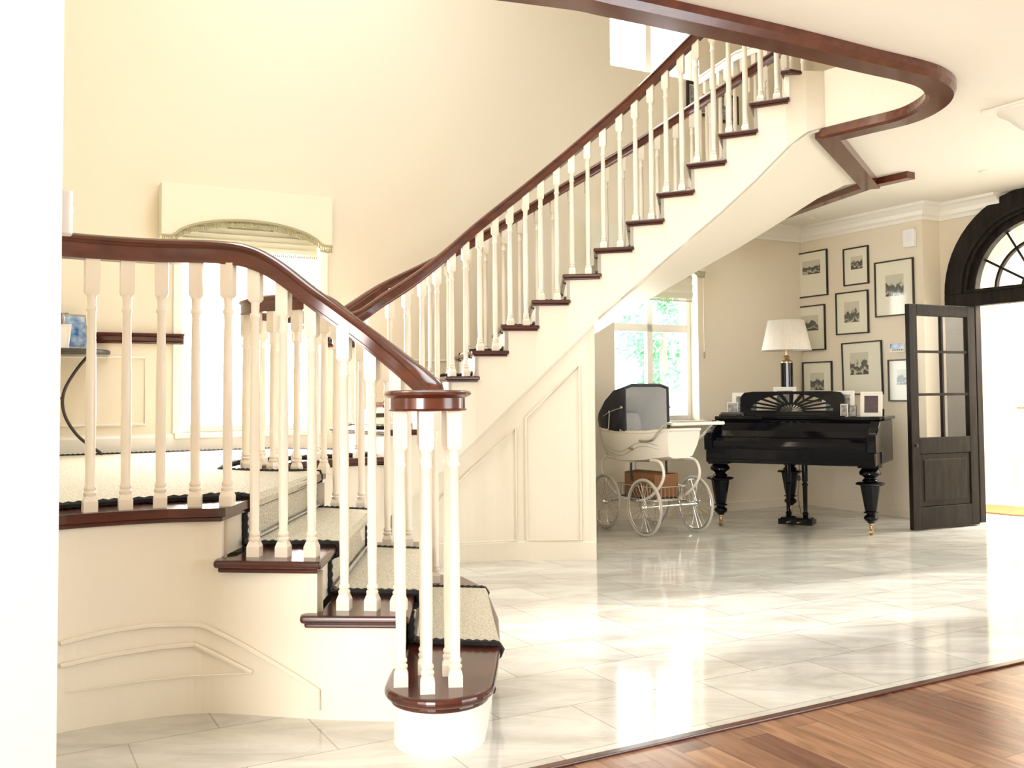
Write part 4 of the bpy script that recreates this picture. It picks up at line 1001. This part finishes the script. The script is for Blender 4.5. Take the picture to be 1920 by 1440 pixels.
o = mb.build('lamp_shade', 'shade', lamp); o.modifiers.new('s', 'SOLIDIFY').thickness = .003

# ---------------------------------------------------------------- pram
pc = Vector((1.20, 8.50, 0)); rzq = math.atan2(-.878, .479)
pram = thing('pram', 'white coach-built pram with black hood and spoked wheels behind the staircase', 'pram', pc, rzq)
def Q(name, mb, m, bevel=0, par=None): return mb.build(name, m, par or pram, bevel=bevel, world=False)
# body: boat hull, +x towards the handle, y across
def hull(x, full):
    pass
rings = []; NX = 15
for i in range(NX):
    t_ = i/(NX-1); x = -.52+1.02*t_
    zr = .865+.03*(2*t_-1)**2; zbm = .595+.03*(2*t_-.6)**2
    w_ = .235*(1-.30*abs(2*t_-1)**8); wb = .19*(1-.35*abs(2*t_-1)**4)
    sh = (t_-.5)*.0
    pr_ = [(x, -w_, zr), (x*.985, -w_*1.04, zr-.05), (x*.95, -(w_*.75+wb*.25), (zr*.45+zbm*.55)), (x*.90, -wb, zbm+.02), (x*.885, -wb*.6, zbm), (x*.885, wb*.6, zbm), (x*.90, wb, zbm+.02), (x*.95, (w_*.75+wb*.25), (zr*.45+zbm*.55)), (x*.985, w_*1.04, zr-.05), (x, w_, zr)]
    rings.append(pr_)
bodyo = Q('body', MB().loft(rings, True, True, True), 'pramwhite')
for p in bodyo.data.polygons:
    if abs(p.normal.z) > .9 and p.center.z > .84: pass
rim = [Vector(r[0]) for r in rings]+[Vector(r[-1]) for r in rings[::-1]]
Q('rim', MB().tube(rim+[rim[0]], .014, 8), 'pramwhite')
mb = MB(); cov = [[r[0], (r[0][0], 0, r[0][2]+.006), r[-1]] for r in rings[7:]]
mb.loft(cov, False, False, True); o = Q('apron', mb, 'pramwhite'); o.modifiers.new('s', 'SOLIDIFY').thickness = .006
# coach lines and badge
mb = MB()
for dz in (0, .035): 
    pts = []
    for i in range(2, NX-1):
        a, b = Vector(rings[i][1]), Vector(rings[i][3]); f_ = .42+.22*math.sin((i-2)/(NX-4)*PI*2)+dz*5; pts.append(a.lerp(b, min(.95, max(.1, f_)))+Vector((0, -.006, 0)))
    mb.tube(pts, .004, 5)
Q('coach_lines', mb, 'tyre')
mb = MB(); c = Vector(rings[8][2])+Vector((0, -.014, .0)); 
mb.tube([c+Vector((-.04+.008*i, 0, .010*math.sin(i*1.9)+(.006 if i % 4 == 0 else 0))) for i in range(11)], .003, 5); Q('badge_script', mb, 'brass')
# hood
HW = .235; fz0, fz1 = .87, 1.275
hr = []
def arch(x, zl, zh, w, lean):
    pts = []
    for j in range(13):
        a = j/12; 
        if a < .25: y, z = -w, zl+(zh-.022-zl)*(a/.25)
        elif a > .75: y, z = w, zl+(zh-.022-zl)*((1-a)/.25)
        else:
            b = (a-.25)/.5; y = -w*math.cos(PI*b)**1 if False else lerp(-w, w, b); z = zh-.022+.022*min(1, math.sin(PI*b)*2.2)**.5
        pts.append(Vector((x+lean*(z-zl), y, z)))
    return pts
hoodr = [arch(-.02, fz0, fz1, HW, -.02), arch(-.14, fz0, fz1-.03, HW+.004, -.10), arch(-.26, fz0, fz1-.12, HW, -.22), arch(-.38, fz0, fz1-.23, HW-.01, -.34), arch(-.48, fz0+.01, fz1-.28, HW-.05, -.30)]
mb = MB(); mb.loft(hoodr, False, False, True); ho = Q('hood', mb, 'hood'); s_ = ho.modifiers.new('s', 'SOLIDIFY'); s_.thickness = .010; s_.offset = 1
mb = MB(); lin = [[p+Vector((0, -math.copysign(.012, p.y) if abs(p.y) > .1 else 0, -.012 if p.z > 1.0 else 0)) for p in r] for r in hoodr[:4]]
lin.append([Vector((-.40, p.y*.7, min(p.z, 1.02))) for p in hoodr[3]])
mb.loft(lin, False, False, True); 
bk_ = lin[-1]; mb.add(bk_, [tuple(range(len(bk_)))]); Q('hood_lining', mb, 'lining', par=ho)
Q('hood_edge', MB().tube(hoodr[0], .014, 6), 'hood', par=ho)
mb = MB()
for s in (-1, 1):
    y = s*(HW+.025); mb.tube([(-.04, y, 1.08), (-.22, y, 1.04), (-.32, y, 1.0)], .006, 6); mb.tube([(-.22, y, 1.04), (-.24, y, .88)], .006, 6)
    for q in ((-.04, y, 1.08), (-.22, y, 1.04), (-.24, y, .88), (-.05, y, .88)): mb.tube([Vector(q)-Vector((0, .008, 0)), Vector(q)+Vector((0, .008, 0))], .013, 8)
Q('hood_joint', mb, 'chrome')
# handle
for s in (-1, 1):
    Q('handle_arm', MB().tube(crom([(.20, s*.245, .80), (.32, s*.252, .80), (.42, s*.255, .83), (.50, s*.255, .90), (.60, s*.255, .955), (.68, s*.255, .95)], 5), .011, 8), 'chrome')
mb = MB(); ys = [-.27+.54*i/36 for i in range(37)]; mb.tube([(.68, y, .95) for y in ys], [.014+(.0025 if i % 2 else 0) for i in range(37)], 10); Q('handle_grip', mb, 'pramwhite')
# chassis
for s in (-1, 1):
    y = s*.19
    Q('spring', MB().tube(crom([(.28, y, .635), (.40, y, .63), (.455, y, .56), (.44, y, .47), (.34, y, .37), (.20, y, .30), (.08, y, .275)], 6), .012, 8), 'pramwhite')
    Q('spring', MB().tube(crom([(-.28, y, .635), (-.40, y, .63), (-.455, y, .56), (-.44, y, .47), (-.34, y, .37), (-.20, y, .30), (-.08, y, .275)], 6), .012, 8), 'pramwhite')
    Q('chassis_rail', MB().tube([(-.32, y, .27), (.32, y, .27)], .010, 8), 'chrome')
    Q('strap', MB().tube([(0, y, .60), (0, y*1.02, .50), (.01, y, .44)], .010, 6), 'hood')
for x in (-.30, .30): Q('axle', MB().tube([(x, -.27, .243), (x, .27, .243)], .009, 8), 'chrome')
def wheel(x, y, R, base=None):
    w_ = MB(); w_.tube([(x+math.cos(2*PI*i/40)*(R-.012), y, R+math.sin(2*PI*i/40)*(R-.012)) for i in range(40)], .012, 8, closed=True); o = Q('wheel', w_, 'tyre')
    mb = MB(); mb.tube([(x+math.cos(2*PI*i/40)*(R-.028), y, R+math.sin(2*PI*i/40)*(R-.028)) for i in range(40)], .006, 6, closed=True); Q('rim_band', mb, 'chrome', par=o)
    mb = MB()
    for k in range(28):
        a = 2*PI*k/28; b = a+(.35 if k % 2 else -.35); mb.tube([(x+math.cos(b)*.018, y+(.018 if k % 4 < 2 else -.018), R+math.sin(b)*.018), (x+math.cos(a)*(R-.028), y, R+math.sin(a)*(R-.028))], .0016, 4)
    Q('spokes', mb, 'chrome', par=o)
    mb = MB(); mb.tube([(x, y-.035, R), (x, y-.02, R), (x, y+.02, R), (x, y+.035, R)], [.012, .022, .022, .012], 12); Q('hub', mb, 'chrome', par=o)
for x in (-.29, .29):
    for y in (-.27, .27): wheel(x, y, .243)
# wire tray
mb = MB(); x0, x1, y0_, y1_, z0_, z1_ = -.26, .28, -.17, .17, .285, .40
for z in (z0_, z1_): mb.tube([(x0, y0_, z), (x1, y0_, z), (x1, y1_, z), (x0, y1_, z), (x0, y0_, z)], .004, 6)
for i in range(15):
    x = x0+(x1-x0)*i/14
    for y in (y0_, y1_): mb.tube([(x, y, z0_), (x, y, z1_)], .0022, 4)
    mb.tube([(x, y0_, z0_), (x, y1_, z0_)], .0022, 4)
for i in range(9):
    y = y0_+(y1_-y0_)*i/8
    for x in (x0, x1): mb.tube([(x, y, z0_), (x, y, z1_)], .0022, 4)
Q('shopping_basket', mb, 'chrome')
Q('tray_liner', MB().box((-.02, 0, .294), (.44, .31, .010)), 'hood')
# cardboard box in the tray
PRM = wm(pram); bp_ = PRM @ Vector((.0, .02, .302))
bx = thing('cardboard_box', 'open brown cardboard box riding in the basket under the pram', 'box', bp_, rzq+.08)
mb = MB(); mb.box((0, 0, .10), (.40, .27, .20)); mb.build('carton', 'card', bx, bevel=.003, world=False)
for s in (-1, 1): mb = MB(); mb.frame((-.2, s*.135, .202), (.40, 0, 0), (0, -s*.12, .008), (0, 0, .004)); mb.build('flap', 'card', bx, world=False)
MB().box((0, 0, .217), (.401, .05, .0016)).build('packing_tape', 'mat', bx, world=False)

# ---------------------------------------------------------------- console table on the landing
ct = w1(w1s(160, 655, .2)[0])-V*.02; tz = ZL+.755
ctx = w1(w1s(208, 660, .25)[0]-.43)-V*.02
tb = thing('console_table', 'half-round console table with curved iron legs against the landing wall', 'table', ctx+Z*ZL, AU)
arcp = [(.45*math.cos(PI+PI*i/24), .36*math.sin(PI+PI*i/24)) for i in range(25)]
MB().prism(arcp, .735, .765).build('table_top', 'iron', tb, bevel=.01, world=False)
for sx in (-1, 1):
    pts = crom([(sx*.30, -.16, .735), (sx*.20, -.17, .60), (sx*.13, -.17, .45), (sx*.14, -.18, .30), (sx*.22, -.19, .16), (sx*.32, -.20, .07), (sx*.37, -.21, .03), (sx*.375, -.21, .0)], 5)
    MB().tube(pts, [.011]*len(pts), 8).build('leg', 'iron', tb, world=False)
pts = crom([(0, -.02, .735), (0, -.03, .4), (0, -.05, .1), (0, -.05, 0)], 4); MB().tube(pts, .011, 8).build('leg', 'iron', tb, world=False)
MB().tube([(-.13, -.17, .42), (.13, -.17, .42)], .008, 6).build('stretcher', 'iron', tb, world=False)
TM = wm(tb)
def tframe(label, x, y, w, h, rz, fm, pic, lean=.25):
    t = thing('photo_frame', label, 'photo frame', TM @ Vector((x, y, .767)), AU+rz, 'photo frames on the console table')
    bar = .014
    def q(mb, a0, a1, b0, b1, o0, o1): mb.frame((a0-w/2, o0+b0*lean, b0), (a1-a0, 0, 0), (0, o1-o0, 0), (0, (b1-b0)*lean, b1-b0)); return mb
    mb = MB(); q(mb, 0, w, 0, bar, 0, .014); q(mb, 0, w, h-bar, h, 0, .014); q(mb, 0, bar, bar, h-bar, 0, .014); q(mb, w-bar, w, bar, h-bar, 0, .014)
    mb.build('frame', fm, t, bevel=.002, world=False); q(MB(), bar, w-bar, bar, h-bar, .004, .008).build('photo', pic, t, world=False)
    mb = MB(); mb.frame((-w*.15, .014+h*.5*lean, h*.5), (w*.3, 0, 0), (0, .004, 0), (0, h*.22, -h*.5)); mb.build('easel_strut', 'frame', t, world=False)
tframe('silver photo frame with a blue picture on the console table', .22, -.16, .17, .25, .35, 'chrome', 'blue')
tframe('white photo frame at the left of the console table', .08, -.22, .16, .17, -.45, 'paper', 'paper')
tframe('tall black photo frame at the back of the console table', .09, -.10, .15, .26, 0, 'frame', 'greyphoto', .15)
# small side table with magazines, behind the balusters
sp = aty(716, 850, 7.35); sp = Vector((-.985, 7.30, ZL))
st_ = thing('side_table', 'small white side table behind the balusters carrying a stack of books', 'table', sp+Z*.017, AU)
MB().box((0, 0, .20), (.34, .26, .022)).build('table_top', 'paper', st_, bevel=.004, world=False)
for a in (-1, 1):
    for b in (-1, 1): MB().tube([(a*.14, b*.10, 0), (a*.14, b*.10, .19)], .009, 6).build('leg', 'iron', st_, world=False)
for k, (c_, lab) in enumerate((('paper', 'white book at the bottom of the stack on the small side table'), ('blue', 'navy book in the middle of the stack on the small side table'), ('paper', 'white book on top of the stack on the small side table'))):
    t = thing('book', lab, 'book', sp+Z*(.017+.212+.03*k), AU+.07*k, 'books on the side table')
    MB().box((0, 0, .0145), (.25, .17, .021)).build('pages', 'paper', t, world=False)
    mb = MB(); mb.box((0, 0, .002), (.256, .178, .004)); mb.box((0, 0, .027), (.256, .178, .004)); mb.box((0, -.088, .0145), (.256, .003, .022)); mb.build('cover', 'iron' if c_ == 'blue' else c_, t, world=False)

# ---------------------------------------------------------------- ceiling and wall fittings
for (px, py, lab) in ((1520, 408, 'small recessed ceiling spotlight above the prints'), (1850, 320, 'recessed ceiling spotlight right of the mahogany trim')):
    p = atz(px, py, ZC); t = thing('ceiling_spotlight', lab, 'spotlight', (p.x, p.y, ZC-.012), 0, 'recessed ceiling spotlights')
    MB().lathe([(.032, .0), (.048, .0), (.048, .012), (.032, .012)], (0, 0, 0), 20).build('bezel', 'white', t, world=False); MB().lathe([(.001, .004), (.032, .004), (.032, .011)], (0, 0, 0), 16).build('bulb', 'chrome', t, world=False)
p = atz(1930, 200, ZC); t = thing('ceiling_lantern', 'ornate cream ceiling light at the right edge of the photo', 'ceiling light', (p.x, p.y, ZC-.16))
a0 = atz(1858, 203, ZC); rr = (Vector((a0.x, a0.y, 0))-Vector((p.x, p.y, 0))).length
MB().box((0, 0, .15), (rr*1.7, rr*1.7, .02), AU).build('ceiling_plate', 'white', t, world=False, bevel=.006)
MB().lathe([(.001, 0), (.03, .01), (.07, .04), (.12, .09), (rr*.8, .13), (rr*.8, .145), (.001, .145)], (0, 0, 0), 24).build('bowl', 'white', t, world=False)
# pendant in the stairwell
ctr = aty(470, -62, 5.0)
t = thing('pendant_light', 'lit opal glass pendant bowl at the top edge over the landing', 'ceiling light', ctr)
MB().lathe([(.001, .0), (.09, .02), (.15, .06), (.19, .12), (.2, .17), (.19, .17), (.001, .16)], (0, 0, 0), 32).build('glass_bowl', 'lampglow', t, world=False)
MB().tube([(0, 0, .17), (0, 0, ZT-ctr.z)], .008, 8).build('stem', 'brass', t, world=False)
# thermostat on the wall end
q = atw(131, 400, JE+V*.05, U)
t = thing('wall_sensor', 'slim white contact sensor on the end of the near left wall', 'sensor', JE+V*.05+Z*(1.2+(740-441)*2.56/1800))
z0 = 1.2+(743-441)*2.56/1800
mb = MB(); mb.frame(JE+V*.03+Z*z0, U*.028, V*.05, Z*.115); mb.build('housing', 'plastic', t, bevel=.004)
mb = MB(); mb.frame(JE+V*.045+U*.027+Z*(z0+.055), U*.004, V*.02, Z*.02); mb.build('button', 'paper', t, bevel=.002)
# pictures upstairs
for s_, zc_, w_, h_, lab in ((5.02, 4.20, .30, .34, 'dark framed picture upstairs, left of two behind the balusters'), (5.42, 4.15, .26, .30, 'dark framed picture upstairs, right of two behind the balusters')):
    framed('framed_picture', lab, s_, w_, zc_-h_/2, zc_+h_/2, .03, 'mount', 'greyphoto', 'dark pictures upstairs', base=W1P, along=U, n_=-V, picbox=(.15, .12, .85, .88))

# ---------------------------------------------------------------- light
w = bpy.data.worlds.new('world'); bpy.context.scene.world = w; w.use_nodes = True
bg = w.node_tree.nodes['Background']; bg.inputs[0].default_value = (.86, .95, 1.0, 1); bg.inputs[1].default_value = 5
def area(name, loc, direction, sx, sy, power, col=(1, .97, .92), spread=180):
    l = bpy.data.lights.new(name, 'AREA'); l.shape = 'RECTANGLE'; l.size = sx; l.size_y = sy; l.energy = power; l.color = col; l.spread = math.radians(spread)
    o = bpy.data.objects.new(name, l); C.objects.link(o); o.location = loc; o.rotation_euler = Vector(direction).to_track_quat('-Z', 'Z').to_euler(); return o
zc = (LWZ[0]+LWZ[1])/2
area('daylight_landing_window', w1(sum(LW)/2)+V*.24+Z*zc, -V, 1.0, 1.45, 190*LP)
area('daylight_alcove_window', w1(sum(RW)/2)+V*.24+Z*zc, -V, 1.0, 1.45, 12*LP)
area('daylight_upstairs_window', w1(sum(UW)/2)+V*.24+Z*sum(UWZ)/2, -V, .8, .5, 25*LP)
area('roof_opening_fill', ((RL[0]+RL[1])/2, (RL[2]+RL[3])/2, ZT+.18), (0, 0, -1), 2.4, 2.0, 18*LP, (1, .96, .88))  # added lamp over the invented roof opening, brightens the upper walls
area('daylight_hall_window', ap((win[0]+win[1])/2, 1.7)+U*.26, -U, 1.2, 1.5, 30*LP)
area('porch_ceiling_fill', ap(.9, 2.9)+U*.9, (0, 0, -1), 1.0, 1.0, 170*LP, (1, .95, .86), 160)  # added down-facing panel under the porch ceiling, stands in for daylight
area('daylight_room_side_window', (4.85, 1.4, 1.5), (-1, 0, 0), 2.7, 2.2, 40*LP)
area('room_rear_fill', (-2.4, -3.05, 1.5), (.25, 1, 0), 2.5, 2.2, 300*LP)  # added unseen source, placed to light the step block but miss the curved wall
l = bpy.data.lights.new('sun', 'SUN'); l.energy = 7; l.angle = math.radians(4); l.color = (1, .95, .85)
o = bpy.data.objects.new('sun', l); C.objects.link(o); o.rotation_euler = (Vector((-.925, -.37, -.42))).to_track_quat('-Z', 'Z').to_euler()
l = bpy.data.lights.new('pendant_bulb', 'POINT'); l.energy = 16; l.color = (1, .92, .78); l.shadow_soft_size = .2
o = bpy.data.objects.new('pendant_bulb', l); C.objects.link(o); o.location = ctr+Z*.32
sc = bpy.context.scene
sc.view_settings.view_transform = 'Standard'; sc.view_settings.look = 'None'; sc.view_settings.gamma = 1; sc.view_settings.exposure = EXPO
sc.cycles.max_bounces = 8; sc.cycles.diffuse_bounces = 5; sc.cycles.transparent_max_bounces = 12; sc.cycles.caustics_reflective = False; sc.cycles.caustics_refractive = False
